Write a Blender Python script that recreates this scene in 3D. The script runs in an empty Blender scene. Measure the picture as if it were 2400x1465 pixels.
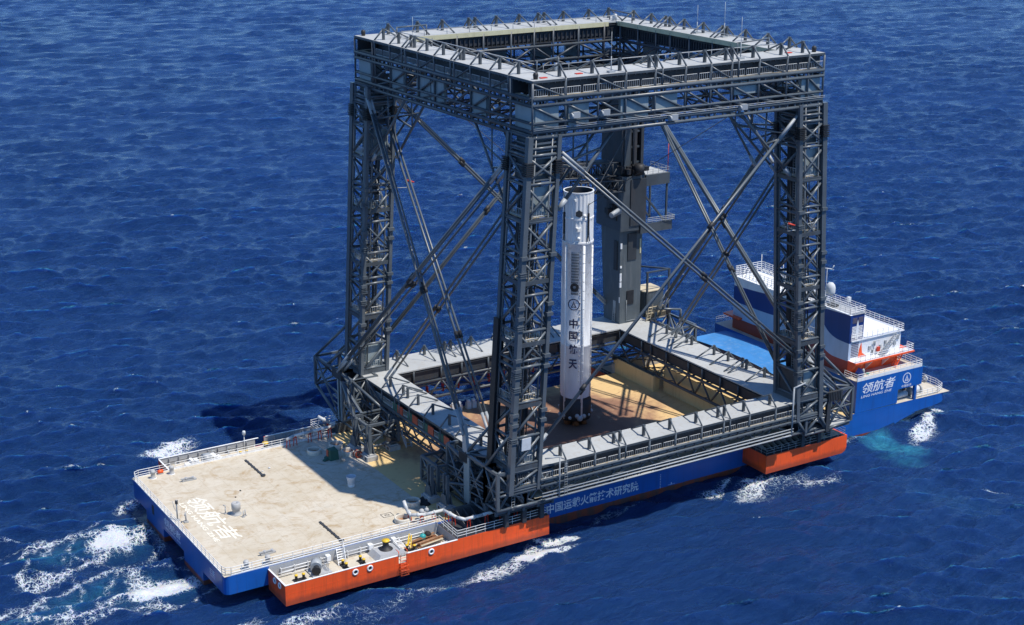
import bpy, bmesh, math, random
import numpy as np
from mathutils import Vector, Matrix
random.seed(7); rng=np.random.RandomState(5)
S=bpy.context.scene; COL=S.collection
R=math.radians
# ---------------------------------------------------------------- camera, sky, sun, exposure
cd=bpy.data.cameras.new('Camera'); cam=bpy.data.objects.new('Camera',cd); COL.objects.link(cam)
yaw,pitch,roll=0.555,0.31,0.0024
Fw=Vector((math.sin(yaw)*math.cos(pitch),math.cos(yaw)*math.cos(pitch),-math.sin(pitch)))
R0=Vector((math.cos(yaw),-math.sin(yaw),0)); U0=R0.cross(Fw)
Rt=R0*math.cos(roll)+U0*math.sin(roll); Up=Rt.cross(Fw)
cam.matrix_world=Matrix(((Rt.x,Up.x,-Fw.x,-64.19),(Rt.y,Up.y,-Fw.y,-176.23),(Rt.z,Up.z,-Fw.z,96.06),(0,0,0,1)))
cd.sensor_width=36; cd.lens=36*3587.97/2400; cd.clip_start=1; cd.clip_end=60000
S.camera=cam
SUN=Vector((18.9,-24.0,63.65)).normalized()
W=bpy.data.worlds.new('World'); S.world=W; W.use_nodes=True
nt=W.node_tree; bg=nt.nodes['Background']; sky=nt.nodes.new('ShaderNodeTexSky'); sky.sky_type='NISHITA'
sky.sun_disc=False; sky.sun_elevation=math.asin(SUN.z); sky.sun_rotation=math.atan2(SUN.x,SUN.y)
sky.air_density=1.0; sky.dust_density=0.0; sky.ozone_density=3.0
tn_=nt.nodes.new('ShaderNodeMix'); tn_.data_type='RGBA'; tn_.blend_type='MULTIPLY'; tn_.inputs[0].default_value=1; tn_.inputs[7].default_value=(.62,.87,1.16,1)
nt.links.new(sky.outputs[0],tn_.inputs[6]); nt.links.new(tn_.outputs[2],bg.inputs[0]); bg.inputs[1].default_value=0.13
sl=bpy.data.lights.new('Sun','SUN'); sl.energy=4.9; sl.angle=R(0.53); sl.color=(1.0,0.95,0.87)
so=bpy.data.objects.new('Sun',sl); COL.objects.link(so); so.rotation_euler=SUN.to_track_quat('Z','Y').to_euler(); so.location=(80,-60,150)
S.view_settings.view_transform='Standard'; S.view_settings.look='None'; S.view_settings.exposure=0.10; S.view_settings.gamma=1.0
S.cycles.use_denoising=True; S.cycles.denoiser='OPENIMAGEDENOISE'; S.cycles.denoising_input_passes='RGB_ALBEDO_NORMAL'; S.cycles.denoising_prefilter='NONE'; S.cycles.max_bounces=6; S.cycles.sample_clamp_direct=1.2; S.cycles.sample_clamp_indirect=2.0; S.cycles.caustics_reflective=False; S.cycles.caustics_refractive=False

# ---------------------------------------------------------------- materials
class NT:
    def __init__(s,name):
        s.m=bpy.data.materials.new(name); s.m.use_nodes=True; s.t=s.m.node_tree; s.b=s.t.nodes['Principled BSDF']
        s.geo=s.n('ShaderNodeNewGeometry')
    def n(s,t,**k):
        x=s.t.nodes.new(t)
        for a,b in k.items(): setattr(x,a,b)
        return x
    def l(s,a,b): s.t.links.new(a,b)
    def pos(s,scale=(1,1,1),rot=(0,0,0)):
        mp=s.n('ShaderNodeMapping'); mp.inputs['Scale'].default_value=scale; mp.inputs['Rotation'].default_value=rot
        s.l(s.geo.outputs['Position'],mp.inputs[0]); return mp.outputs[0]
    def noise(s,vec,scale,detail=4,rough=.55,dist=0):
        x=s.n('ShaderNodeTexNoise'); x.inputs['Scale'].default_value=scale; x.inputs['Detail'].default_value=detail
        x.inputs['Roughness'].default_value=rough; x.inputs['Distortion'].default_value=dist; s.l(vec,x.inputs['Vector']); return x.outputs[0]
    def ramp(s,fac,stops):
        x=s.n('ShaderNodeValToRGB'); e=x.color_ramp.elements
        while len(e)<len(stops): e.new(.5)
        for i,(p,c) in enumerate(stops):
            e[i].position=p; e[i].color=(c,c,c,1) if isinstance(c,(int,float)) else (*c,1)
        s.l(fac,x.inputs[0]); return x.outputs[0]
    def mix(s,fac,a,b,mode='MIX'):
        x=s.n('ShaderNodeMix',data_type='RGBA',blend_type=mode)
        for i,v in ((0,fac),(6,a),(7,b)):
            if hasattr(v,'node'): s.l(v,x.inputs[i])
            else: x.inputs[i].default_value=v if i==0 else (*v,1)
        return x.outputs[2]
    def math(s,op,a,b=0.0,c=0.0,clamp=False):
        x=s.n('ShaderNodeMath',operation=op,use_clamp=clamp)
        for i,v in enumerate((a,b,c)):
            if hasattr(v,'node'): s.l(v,x.inputs[i])
            else: x.inputs[i].default_value=v
        return x.outputs[0]
    def bump(s,h,strength,dist):
        x=s.n('ShaderNodeBump'); x.inputs['Strength'].default_value=strength; x.inputs['Distance'].default_value=dist
        s.l(h,x.inputs['Height']); s.l(x.outputs[0],s.b.inputs['Normal']); return x
    def fin(s,col=None,rough=.5,metal=0.):
        if col is not None:
            if hasattr(col,'node'): s.l(col,s.b.inputs['Base Color'])
            else: s.b.inputs['Base Color'].default_value=(*col,1)
        s.b.inputs['Roughness'].default_value=rough; s.b.inputs['Metallic'].default_value=metal
        return s.m
M={}
def side_wear(k,col,zlow):
    sx=k.n('ShaderNodeSeparateXYZ'); k.l(k.geo.outputs['Position'],sx.inputs[0])
    s1=k.math('LESS_THAN',k.math('FRACT',k.math('DIVIDE',sx.outputs[0],3.05)),.018)
    col=k.mix(k.math('MULTIPLY',s1,.28),col,(.10,.06,.05))
    g=k.noise(k.pos((1,1,.35)),.9,7,.72,.4)
    low=k.math('MULTIPLY',k.math('SUBTRACT',k.math('ADD',zlow+.55,k.math('MULTIPLY',g,1.1)),sx.outputs[2]),1.6,clamp=True)
    col=k.mix(k.math('MULTIPLY',low,.55),col,(.10,.045,.03))
    dr=k.noise(k.pos((1.6,1.6,.05)),2.0,4,.6); col=k.mix(k.ramp(dr,[(.58,0.),(.72,.45)]),col,(.22,.07,.03))
    n=k.noise(k.pos((.33,.33,.33)),1.,3,.5); k.bump(n,.25,.15); return col
def paint(name,rgb,rough=.5,var=.18,scale=.6,stain=None,amt=.35,metal=0.,streak=True):
    k=NT(name)
    n1=k.noise(k.pos(),scale,5,.6)
    lo=[c*(1-var) for c in rgb]; hi=[min(1,c*(1+var)) for c in rgb]
    col=k.ramp(n1,[(.3,lo),(.7,hi)])
    if stain:
        n2=k.noise(k.pos((1,1,.12) if streak else (1,1,1)),1.3,5,.65)
        f=k.ramp(n2,[(.52,0.),(.72,amt)])
        col=k.mix(f,col,stain)
    if name=='orange_paint': col=side_wear(k,col,-3.4)
    M[name]=k.fin(col,rough,metal); return M[name]
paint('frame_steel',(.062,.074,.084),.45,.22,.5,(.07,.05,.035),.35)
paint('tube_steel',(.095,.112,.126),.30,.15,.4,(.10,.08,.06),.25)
paint('panel_grey',(.27,.32,.33),.5,.10,.25,(.10,.10,.10),.35)
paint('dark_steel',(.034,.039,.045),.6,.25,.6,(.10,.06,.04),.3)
paint('black_steel',(.018,.018,.02),.6,.3,.8)
paint('ring_deck',(.40,.41,.40),.65,.10,.18,(.30,.24,.17),.45,streak=False)
paint('rail_grey',(.33,.35,.36),.45,.1,.5)
paint('rail_white',(.80,.80,.78),.45,.06,.5,(.45,.32,.18),.35)
paint('white_paint',(.78,.79,.79),.4,.05,.3,(.50,.38,.24),.22)
paint('hull_blue',(.008,.105,.41),.38,.12,.12,(.02,.05,.16),.5)
paint('hatch_blue',(.045,.21,.50),.5,.16,.2,(.35,.45,.55),.3,streak=False)
paint('deep_blue',(.010,.035,.17),.4,.08,.2)
paint('pale_blue',(.42,.52,.66),.45,.05,.2)
paint('orange_paint',(.88,.105,.020),.38,.10,.15,(.42,.06,.02),.4)
paint('red_brown',(.42,.075,.035),.5,.12,.2,(.2,.05,.03),.3)
paint('yellow_paint',(.72,.46,.02),.45,.1,.5)
paint('cream_trim',(.62,.58,.36),.55,.08,.6,(.3,.24,.14),.3)
paint('wall_ochre',(.64,.51,.27),.6,.10,.15,(.30,.18,.08),.3)
paint('rust',(.20,.07,.025),.8,.35,1.5)
paint('rust_light',(.34,.17,.08),.8,.35,1.5)
paint('pit_grey',(.36,.37,.38),.5,.08,.3,(.3,.22,.14),.35)
paint('pit_floor',(.52,.47,.38),.65,.14,.25,(.35,.22,.10),.5,streak=False)
paint('foot_grey',(.38,.38,.37),.6,.1,.5,(.3,.22,.14),.4)
paint('walk_tan',(.52,.44,.30),.7,.15,.5)
paint('red_paint',(.55,.045,.02),.5,.12,.6)
paint('pipe_white',(.55,.56,.55),.45,.08,.5,(.4,.3,.2),.3)
paint('green_cloth',(.03,.10,.07),.8,.2,1)
paint('teal_paint',(.02,.30,.30),.5,.2,1)
paint('text_white',(.74,.76,.80),.5,.06,.8)
paint('text_pale',(.62,.68,.78),.5,.10,.8)
paint('text_navy',(.012,.022,.075),.5,.1,.8)
paint('louvre_dark',(.10,.09,.13),.6,.2,.8)
paint('timber',(.26,.13,.06),.8,.35,2.0)
paint('sack_white',(.55,.57,.58),.8,.08,1.5)
paint('black_rubber',(.012,.012,.012),.8,.2,1)

def deck_mat():
    k=NT('deck_paint'); p=k.pos()
    big=k.noise(p,.055,5,.6,.6); mid=k.noise(p,.45,6,.7,.8)
    base=k.ramp(big,[(.32,(.49,.43,.325)),(.55,(.56,.505,.405)),(.72,(.50,.46,.38))])
    base=k.mix(k.ramp(mid,[(.46,0.),(.68,.46)]),base,(.38,.285,.16))
    ru=k.noise(k.pos((1,1,1)),.24,8,.74,1.5)
    base=k.mix(k.ramp(ru,[(.52,0.),(.70,.9)]),base,(.33,.21,.085))
    st=k.noise(k.pos((.30,2.6,1),(0,0,.35)),1.5,8,.76,1.0)
    base=k.mix(k.ramp(st,[(.575,0.),(.63,.62)]),base,(.23,.165,.10))
    # welded plate seams
    sx=k.n('ShaderNodeSeparateXYZ'); k.l(k.geo.outputs['Position'],sx.inputs[0])
    seam=k.math('MAXIMUM',k.math('LESS_THAN',k.math('FRACT',k.math('DIVIDE',sx.outputs[0],2.9)),.022),
                k.math('LESS_THAN',k.math('FRACT',k.math('DIVIDE',sx.outputs[1],9.5)),.008))
    base=k.mix(k.math('MULTIPLY',seam,.35),base,(.30,.25,.18))
    k.bump(mid,.15,.02); return k.fin(base,.7)
M['deck_paint']=deck_mat()
def blast_mat():
    k=NT('landing_deck_paint'); p=k.pos()
    sx=k.n('ShaderNodeSeparateXYZ'); k.l(k.geo.outputs['Position'],sx.inputs[0])
    wob=k.math('MULTIPLY',k.math('SUBTRACT',k.noise(p,.10,6,.65,.5),.5),1.5)
    r=k.math('SQRT',k.math('ADD',k.math('POWER',k.math('DIVIDE',k.math('SUBTRACT',sx.outputs[0],66.),25.),2.),
             k.math('POWER',k.math('DIVIDE',k.math('SUBTRACT',sx.outputs[1],20.),21.),2.)))
    f=k.math('ADD',r,wob)
    col=k.ramp(k.math('MULTIPLY',f,.6),[(.25,(.17,.085,.055)),(.42,(.30,.165,.10)),(.60,(.62,.42,.20)),(.8,(.64,.46,.21))])
    n=k.noise(k.pos((.5,1.6,1),(0,0,.4)),.5,7,.72,1.5)
    col=k.mix(k.ramp(n,[(.56,0.),(.68,.6)]),col,(.20,.10,.05))
    n2=k.noise(p,.8,6,.7,.5)
    col=k.mix(k.ramp(n2,[(.60,0.),(.70,.5)]),col,(.62,.48,.26))
    k.bump(n2,.2,.02); return k.fin(col,.7)
M['landing_deck_paint']=blast_mat()
def hull_low():
    k=NT('hull_side_paint'); p=k.pos()
    sx=k.n('ShaderNodeSeparateXYZ'); k.l(k.geo.outputs['Position'],sx.inputs[0])
    n=k.noise(p,.15,4,.6)
    blue=k.ramp(n,[(.3,(.007,.085,.35)),(.7,(.010,.115,.44))])
    st=k.noise(k.pos((1,1,.1)),.8,5,.65); blue=k.mix(k.ramp(st,[(.55,0.),(.75,.5)]),blue,(.015,.05,.17))
    w=k.math('ADD',sx.outputs[2],k.math('MULTIPLY',k.math('SUBTRACT',k.noise(k.pos((1,1,3)),1.2,5,.7),.5),.25))
    red=k.mix(k.ramp(st,[(.45,0.),(.6,.8)]),(.22,.05,.025),(.07,.05,.045))
    blue=k.mix(k.math('MULTIPLY',k.math('LESS_THAN',k.math('FRACT',k.math('DIVIDE',sx.outputs[0],3.05)),.018),.3),blue,(.01,.03,.10))
    dr=k.noise(k.pos((1.6,1.6,.05)),2.0,4,.6); blue=k.mix(k.ramp(dr,[(.60,0.),(.74,.4)]),blue,(.10,.06,.05))
    col=k.mix(k.math('LESS_THAN',w,-4.12),blue,red)
    return k.fin(col,.38)
M['hull_side_paint']=hull_low()
def rocket_mat():
    k=NT('rocket_skin'); p=k.pos()
    sx=k.n('ShaderNodeSeparateXYZ'); k.l(k.geo.outputs['Position'],sx.inputs[0]); z=sx.outputs[2]
    n=k.noise(k.pos((1,1,.25)),.9,6,.65)
    col=k.ramp(n,[(.3,(.55,.55,.56)),(.62,(.76,.765,.77))])
    # frost-free bare band and scorching: wear with shapes of its own
    sp=k.noise(p,1.1,7,.75,.8)
    band=k.math('MULTIPLY',k.math('GREATER_THAN',z,22.5),k.math('LESS_THAN',z,31.0))
    col=k.mix(k.math('MULTIPLY',k.ramp(sp,[(.50,0.),(.66,.55)]),band),col,(.24,.235,.23))
    lowb=k.math('LESS_THAN',z,14.0); col=k.mix(k.math('MULTIPLY',lowb,.5),col,(.58,.58,.60))
    st=k.noise(k.pos((1.3,1.3,.06)),1.2,5,.7); col=k.mix(k.ramp(st,[(.60,0.),(.76,.38)]),col,(.34,.33,.32))
    hx=k.math('FRACT',k.math('MULTIPLY',z,.62)); col=k.mix(k.math('MULTIPLY',k.math('LESS_THAN',hx,.02),.15),col,(.35,.35,.36))
    return k.fin(col,.42)
M['rocket_skin']=rocket_mat()
def livery():
    k=NT('livery_paint'); sx=k.n('ShaderNodeSeparateXYZ'); k.l(k.geo.outputs['Position'],sx.inputs[0]); y,z=sx.outputs[1],sx.outputs[2]
    yn=k.math('DIVIDE',y,40.); zn=k.math('DIVIDE',z,20.)
    def curve(pts):
        c=k.n('ShaderNodeFloatCurve'); cu=c.mapping.curves[0]
        for i,(a,b) in enumerate(pts):
            if i<2: cu.points[i].location=(a/40,b/20)
            else: cu.points.new(a/40,b/20)
        for q in cu.points: q.handle_type='AUTO_CLAMPED'
        c.mapping.update(); k.l(yn,c.inputs['Value']); return c.outputs[0]
    blue=curve([(0,11.35),(40,10.8),(4.6,11.36),(6.6,11.45),(8.7,12.15),(10.4,13.76),(11.2,14.7),(13.5,14.2),(17,12.4),(22,11.25),(34,10.9)])
    red=curve([(0,8.4),(40,7.8),(5.2,8.15),(7.0,8.12),(8.9,8.5),(10.5,9.25),(12,9.2),(15,8.6),(21,8.13),(34,7.82)])
    top=curve([(0,16.6),(40,13.8),(11,15.93),(24.8,14.66),(34,14.0)])
    n=k.noise(k.pos((1,1,.3)),.5,5,.6); d=k.ramp(n,[(.4,1.),(.75,.82)])
    col=k.mix(k.math('GREATER_THAN',zn,red),(.36,.055,.022),(.42,.52,.66))
    col=k.mix(k.math('GREATER_THAN',zn,blue),col,(.010,.045,.20))
    col=k.mix(k.math('GREATER_THAN',zn,top),col,(.78,.79,.79))
    col=k.mix(1.,col,d,'MULTIPLY')
    return k.fin(col,.45)
M['livery_paint']=livery()

paint('lettering_cream',(.80,.76,.63),.55,.08,.8)
paint('timber_dark',(.10,.05,.03),.8,.3,1.5)
paint('drive_grey',(.085,.102,.112),.5,.12,.2,(.30,.30,.29),.25)
paint('rail_light',(.55,.56,.55),.5,.1,.5)
KEEP={'stud_row','peeled_paint','cover_folds','fittings','folds','scale_pattern','netting','mast_rib','wall_fittings'}
# ---------------------------------------------------------------- mesh helpers
class MB:
    def __init__(s): s.v=[]; s.f=[]; s.sm=[]; s.pr=[]
    def add(s,vs,fs,sm=False):
        o=len(s.v); s.pr.append((o,len(s.f))); s.v+= [tuple(v) for v in vs]; s.f+=[tuple(i+o for i in f) for f in fs]; s.sm+=[sm]*len(fs); return s
    def box(s,x0,x1,y0,y1,z0,z1):
        return s.add([(x0,y0,z0),(x1,y0,z0),(x1,y1,z0),(x0,y1,z0),(x0,y0,z1),(x1,y0,z1),(x1,y1,z1),(x0,y1,z1)],
            [(0,3,2,1),(4,5,6,7),(0,1,5,4),(1,2,6,5),(2,3,7,6),(3,0,4,7)])
    def hexa(s,b,t):   # bottom 4 points, top 4 points
        return s.add(list(b)+list(t),[(0,3,2,1),(4,5,6,7),(0,1,5,4),(1,2,6,5),(2,3,7,6),(3,0,4,7)])
    def prism(s,pts,d):   # planar polygon extruded along vector d
        n=len(pts); a=[Vector(p) for p in pts]; d=Vector(d)
        return s.add(a+[p+d for p in a],[tuple(range(n))[::-1],tuple(range(n,2*n))]+[(i,(i+1)%n,n+(i+1)%n,n+i) for i in range(n)])
    def frame(s,p,q):
        p=Vector(p); q=Vector(q); d=(q-p); L=d.length; d/=L
        a=d.cross(Vector((0,0,1)))
        if a.length<1e-3: a=Vector((1,0,0))
        a.normalize(); b=a.cross(d); return p,q,a,b
    def tube(s,p,q,r,n=6,r2=None,cap=True):
        if (Vector(p)-Vector(q)).length<1e-5: return s
        p,q,a,b=s.frame(p,q); r2=r if r2 is None else r2
        vs=[p+(a*math.cos(t)+b*math.sin(t))*r for t in [2*math.pi*i/n for i in range(n)]]
        vs+=[q+(a*math.cos(t)+b*math.sin(t))*r2 for t in [2*math.pi*i/n for i in range(n)]]
        s.add(vs,[(i,(i+1)%n,n+(i+1)%n,n+i) for i in range(n)],True)
        if cap: o=len(s.v)-2*n; s.f+=[tuple(o+i for i in range(n))[::-1],tuple(o+n+i for i in range(n))]; s.sm+=[False,False]
        return s
    def bar(s,p,q,w,h):
        if (Vector(p)-Vector(q)).length<1e-5: return s
        p,q,a,b=s.frame(p,q); a=a*w/2; b=b*h/2
        return s.hexa([p-a-b,p+a-b,p+a+b,p-a+b],[q-a-b,q+a-b,q+a+b,q-a+b])
    def path(s,pts,r,n=8):
        for a,b in zip(pts,pts[1:]): s.tube(a,b,r,n)
        for p in pts[1:-1]: s.ball(p,r*1.02,n)
        return s
    def ball(s,c,r,n=8,m=5,sz=1.0):
        prof=[(r*math.sin(math.pi*i/m),-r*sz*math.cos(math.pi*i/m)) for i in range(m+1)]
        return s.lathe(c,prof,n)
    def lathe(s,c,prof,n=16,a0=0.):
        vs=[];fs=[];c=Vector(c);m=len(prof)
        for (r,z) in prof:
            for i in range(n): t=a0+2*math.pi*i/n; vs.append(c+Vector((max(r,1e-4)*math.cos(t),max(r,1e-4)*math.sin(t),z)))
        for j in range(m-1):
            for i in range(n): fs.append((j*n+i,j*n+(i+1)%n,(j+1)*n+(i+1)%n,(j+1)*n+i))
        return s.add(vs,fs,True)
    def rail(s,pts,h=1.1,step=1.5,r=.035,rows=3,closed=False):
        pts=[Vector(p) for p in pts]
        if closed: pts=pts+[pts[0]]
        for a,b in zip(pts,pts[1:]):
            L=(b-a).length; k=max(1,round(L/step))
            for i in range(k+1):
                p=a.lerp(b,i/k); s.tube(p,p+Vector((0,0,h)),r,5,cap=False)
            for j in range(rows):
                z=Vector((0,0,h*(j+1)/rows)); s.tube(a+z,b+z,r,5,cap=False)
        return s
    def fence(s,a,b,h=1.1,step=.35,r=.028,gap=0):   # barred panel handrail
        a=Vector(a);b=Vector(b);L=(b-a).length;k=max(1,round(L/step))
        for i in range(k+1):
            p=a.lerp(b,i/k); s.tube(p,p+Vector((0,0,h)),r,4,cap=False)
        for z in (.15,h): s.tube(a+Vector((0,0,z)),b+Vector((0,0,z)),r*1.3,4,cap=False)
        return s
    def ladder(s,a,b,w=.45,step=.4,side=(1,0,0),r=.03):
        a=Vector(a);b=Vector(b);w2=Vector(side)*w/2
        s.tube(a-w2,b-w2,r,4,cap=False); s.tube(a+w2,b+w2,r,4,cap=False)
        k=max(1,int((b-a).length/step))
        for i in range(1,k):
            p=a.lerp(b,i/k); s.tube(p-w2,p+w2,r*.8,4,cap=False)
        return s
    def pieces(s):
        # groups of primitives that stand apart from one another
        n=len(s.pr)
        if n<2 or n>700: return None
        V=np.array(s.v); e=[q[0] for q in s.pr]+[len(s.v)]
        lo=np.array([V[a:b].min(0) for a,b in zip(e,e[1:])]); hi=np.array([V[a:b].max(0) for a,b in zip(e,e[1:])])
        sz=np.linalg.norm(hi-lo,axis=1); par=list(range(n))
        def find(i):
            while par[i]!=i: par[i]=par[par[i]]; i=par[i]
            return i
        for i in range(n-1):
            gap=np.linalg.norm(np.maximum(0,np.maximum(lo[i]-hi[i+1:],lo[i+1:]-hi[i])),axis=1)
            for j in np.nonzero(gap<.40*np.maximum(sz[i],sz[i+1:])+.02)[0]: par[find(int(j)+i+1)]=find(i)
        g={}
        for i in range(n): g.setdefault(find(i),[]).append(i)
        return list(g.values()) if 1<len(g)<=60 else None
    def build(s,name,mat,parent=None,loc=None):
        gs=s.pieces() if parent and loc is None and name not in KEEP else None
        if gs:
            ev=[q[0] for q in s.pr]+[len(s.v)]; ef=[q[1] for q in s.pr]+[len(s.f)]; first=None
            for g in gs:
                m=MB()
                for i in g:
                    a,b=ev[i],ev[i+1]
                    m.add(s.v[a:b],[tuple(k-a for k in f) for f in s.f[ef[i]:ef[i+1]]]); m.sm[-(ef[i+1]-ef[i]):]=s.sm[ef[i]:ef[i+1]]
                m.pr=[]; o=m.build(name,mat,parent); first=first or o
            return first
        me=bpy.data.meshes.new(name)
        org=Vector(loc) if loc is not None else (worg(parent) if parent else Vector((0,0,0)))
        v=[(a-org.x,b-org.y,c-org.z) for a,b,c in s.v]
        me.from_pydata(v,[],s.f); me.polygons.foreach_set('use_smooth',s.sm)
        bm=bmesh.new(); bm.from_mesh(me); bmesh.ops.recalc_face_normals(bm,faces=bm.faces); bm.to_mesh(me); bm.free()
        me.materials.append(M[mat]); o=bpy.data.objects.new(name,me); COL.objects.link(o)
        if parent: o.parent=parent
        if loc is not None and not parent: o.location=loc
        return o
def worg(o):
    p=Vector((0,0,0))
    while o: p+=o.location; o=o.parent
    return p
def thing(name,label,cat,loc=(0,0,0),group=None):
    o=bpy.data.objects.new(name,None); COL.objects.link(o); o.location=loc; o.empty_display_size=.5
    return tag(o,label,cat,group)
def tag(o,label,cat,group=None):
    o['label']=label; o['category']=cat
    if group: o['group']=group
    return o
def single(mb,name,mat,label,cat,group=None):
    xs=np.array(mb.v); c=((xs[:,0].min()+xs[:,0].max())/2,(xs[:,1].min()+xs[:,1].max())/2,xs[:,2].min())
    return tag(mb.build(name,mat,None,c),label,cat,group)
def copy_tree(o,parent=None):
    c=o.copy(); COL.objects.link(c)
    if parent: c.parent=parent
    for ch in list(o.children): copy_tree(ch,c)
    return c
def text(body,name,mat,parent,fn,bold=.02,sub=0,shear=0.,font=None):
    """write body, fit it to the unit square and lay it on a surface with fn(u,v)"""
    cu=bpy.data.curves.new(name,'FONT'); cu.body=body; cu.size=1; cu.offset=bold; cu.resolution_u=3
    t=bpy.data.objects.new('lettering_curve',cu); COL.objects.link(t)
    bpy.context.view_layer.update()
    me=bpy.data.meshes.new_from_object(t.evaluated_get(bpy.context.evaluated_depsgraph_get()))
    bpy.data.objects.remove(t); bpy.data.curves.remove(cu)
    bm=bmesh.new(); bm.from_mesh(me)
    if sub:
        bmesh.ops.triangulate(bm,faces=bm.faces)
        bmesh.ops.subdivide_edges(bm,edges=bm.edges[:],cuts=sub,use_grid_fill=True)
    xs=[v.co.x for v in bm.verts]; ys=[v.co.y for v in bm.verts]
    x0,x1,y0,y1=min(xs),max(xs),min(ys),max(ys); org=worg(parent)
    for v in bm.verts:
        q=(v.co.y-y0)/(y1-y0); u=(v.co.x-x0)/(x1-x0)+shear*(q-.5); v.co=Vector(fn(u,q))-org
    bm.to_mesh(me); bm.free()
    me.materials.clear(); me.materials.append(M[mat])
    o=bpy.data.objects.new(name,me); COL.objects.link(o); o.parent=parent; return o
def plane_map(p,du,dv):
    p=Vector(p);du=Vector(du);dv=Vector(dv); return lambda u,v:p+du*u+dv*v
def emblem(mb,fn,n=40):
    """ring with a pointed delta inside, laid on a surface by fn(u,v), u and v in -1..1"""
    a=[]; b=[]
    for i in range(n):
        t=2*math.pi*i/n; a.append(fn(math.cos(t),math.sin(t))); b.append(fn(.84*math.cos(t),.84*math.sin(t)))
    mb.add(a+b,[(i,(i+1)%n,n+(i+1)%n,n+i) for i in range(n)])
    L=[(0,.72),(-.12,.25),(-.5,-.55),(-.22,-.38),(-.03,.1)]
    for s_ in (1,-1):
        pts=[fn(x*s_,y) for x,y in L]; mb.add(pts,[tuple(range(5)) if s_>0 else tuple(range(5))[::-1]])
    pts=[(-.42,-.52),(0,-.30),(.42,-.52),(.3,-.60),(0,-.46),(-.3,-.60)]
    mb.add([fn(*p) for p in pts],[(0,1,4,5),(1,2,3,4)])
    return mb
# ---------------------------------------------------------------- the sea
WL=-4.8
def axis(lo,hi,f0,f1,s0,rate,smax):
    a=[f0]
    while a[-1]<f1: a.append(a[-1]+s0)
    s=s0
    while a[-1]<hi: s=min(smax,s*(1+rate)); a.append(a[-1]+s)
    b=[]; x=f0; s=s0
    while x>lo: s=min(smax,s*(1+rate)); x-=s; b.append(x)
    return np.array([-30000,-12000,-5000,-2000,-900]+b[::-1]+a+[2600,6000,12000,30000],float)
ax=axis(-220,1150,-40,170,.6,.0045,2.6); ay=axis(-120,1250,-38,75,.6,.0045,2.6)
X,Y=np.meshgrid(ax,ay,indexing='ij'); nx,ny=X.shape
sxp=np.gradient(ax); syp=np.gradient(ay); SP=np.maximum(sxp[:,None],syp[None,:])
H=np.zeros_like(X); DX=np.zeros_like(X); DY=np.zeros_like(X); JX=np.zeros_like(X)
wd=math.atan2(.93,.36)
for i in range(210):
    lam=1.6*(34/1.6)**(rng.rand()**1.1)
    th=wd+rng.normal()*(.40+.10*(lam<8)); k=2*math.pi/lam
    amp=.0105*lam**.88*(.6+.8*rng.rand())*(1.0 if lam<7 else .72 if lam<13 else .42)
    att=np.clip((lam/SP-1.9)/1.2,0,1)
    ph=k*(X*math.cos(th)+Y*math.sin(th))+rng.rand()*6.283
    c=np.cos(ph)*att; s_=np.sin(ph)*att
    H+=amp*c; DX-=1.0*amp*math.cos(th)*s_; DY-=1.0*amp*math.sin(th)*s_; JX+=amp*k*c
far=np.clip((2200-np.maximum(abs(X),abs(Y)))/900,0,1); H*=far
def n2(x,y,seed,sc):   # smooth value noise
    r=np.random.RandomState(seed).rand(256,256); u=x/sc; v=y/sc; i=np.floor(u).astype(int); j=np.floor(v).astype(int); fu=u-i; fv=v-j
    fu=fu*fu*(3-2*fu); fv=fv*fv*(3-2*fv); g=lambda a,b:r[a%256,b%256]
    return (g(i,j)*(1-fu)+g(i+1,j)*fu)*(1-fv)+(g(i,j+1)*(1-fu)+g(i+1,j+1)*fu)*fv
def fbm(x,y,seed,sc,o=4): return sum(n2(x,y,seed+q,sc/2**q)*.5**q for q in range(o))/sum(.5**q for q in range(o))
foam=np.zeros_like(X); aer=np.zeros_like(X); calm=np.zeros_like(X)
WX=X+6*(fbm(X,Y,11,9)-.5); WY=Y+6*(fbm(X,Y,31,9)-.5)
def blob(cx,cy,rx,ry,rot,amt,arr,edge=.5,warp=1):
    a=math.cos(rot);b=math.sin(rot); x=(WX if warp else X)-cx; y=(WY if warp else Y)-cy
    d=np.sqrt(((x*a+y*b)/rx)**2+((-x*b+y*a)/ry)**2)
    np.maximum(arr,amt*np.clip((1-d)/edge,0,1),out=arr)
def ring(cx,cy,rx,ry,rot,w,amt,arr,a0=0,a1=2*math.pi):
    a=math.cos(rot);b=math.sin(rot); x=WX-cx; y=WY-cy
    u=(x*a+y*b)/rx; v=(-x*b+y*a)/ry; d=abs(np.sqrt(u*u+v*v)-1)*min(rx,ry); t=np.mod(np.arctan2(v,u)-a0,2*math.pi)
    np.maximum(arr,amt*np.clip(1-d/w,0,1)*(t<=a1-a0),out=arr)
# thruster wash boiling up behind the stern, with rings of foam drifting aft
blob(-6.4,27.6,5.8,5.2,.2,.98,foam,.62); blob(-5.6,11.0,5.6,5.0,.2,.98,foam,.62)
blob(-2.0,28.5,4.5,2.6,.2,.66,foam,.6); blob(-1.5,38,4.2,3.4,.4,.64,foam,.7); blob(-2,12,4,3,.2,.55,foam,.7)
ring(-15.2,26.5,8.6,5.2,.25,1.7,.66,foam,-2.9,2.6); ring(-15.8,13.0,9.0,5.0,.25,1.7,.64,foam,-2.9,2.8)
ring(-6.3,27.6,7.2,6.6,.2,1.2,.56,foam); ring(-5.6,11.0,7.0,6.2,.2,1.2,.56,foam)
ring(-26,10,9,6,.3,1.8,.58,foam); ring(-24,30,8,6,.3,1.6,.56,foam); ring(-14,2,9,5,.2,1.4,.58,foam,0,3.2); ring(-28,20,14,14,.3,1.3,.5,foam)
blob(-14,18,16,16,0,.27,foam,.5)
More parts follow.
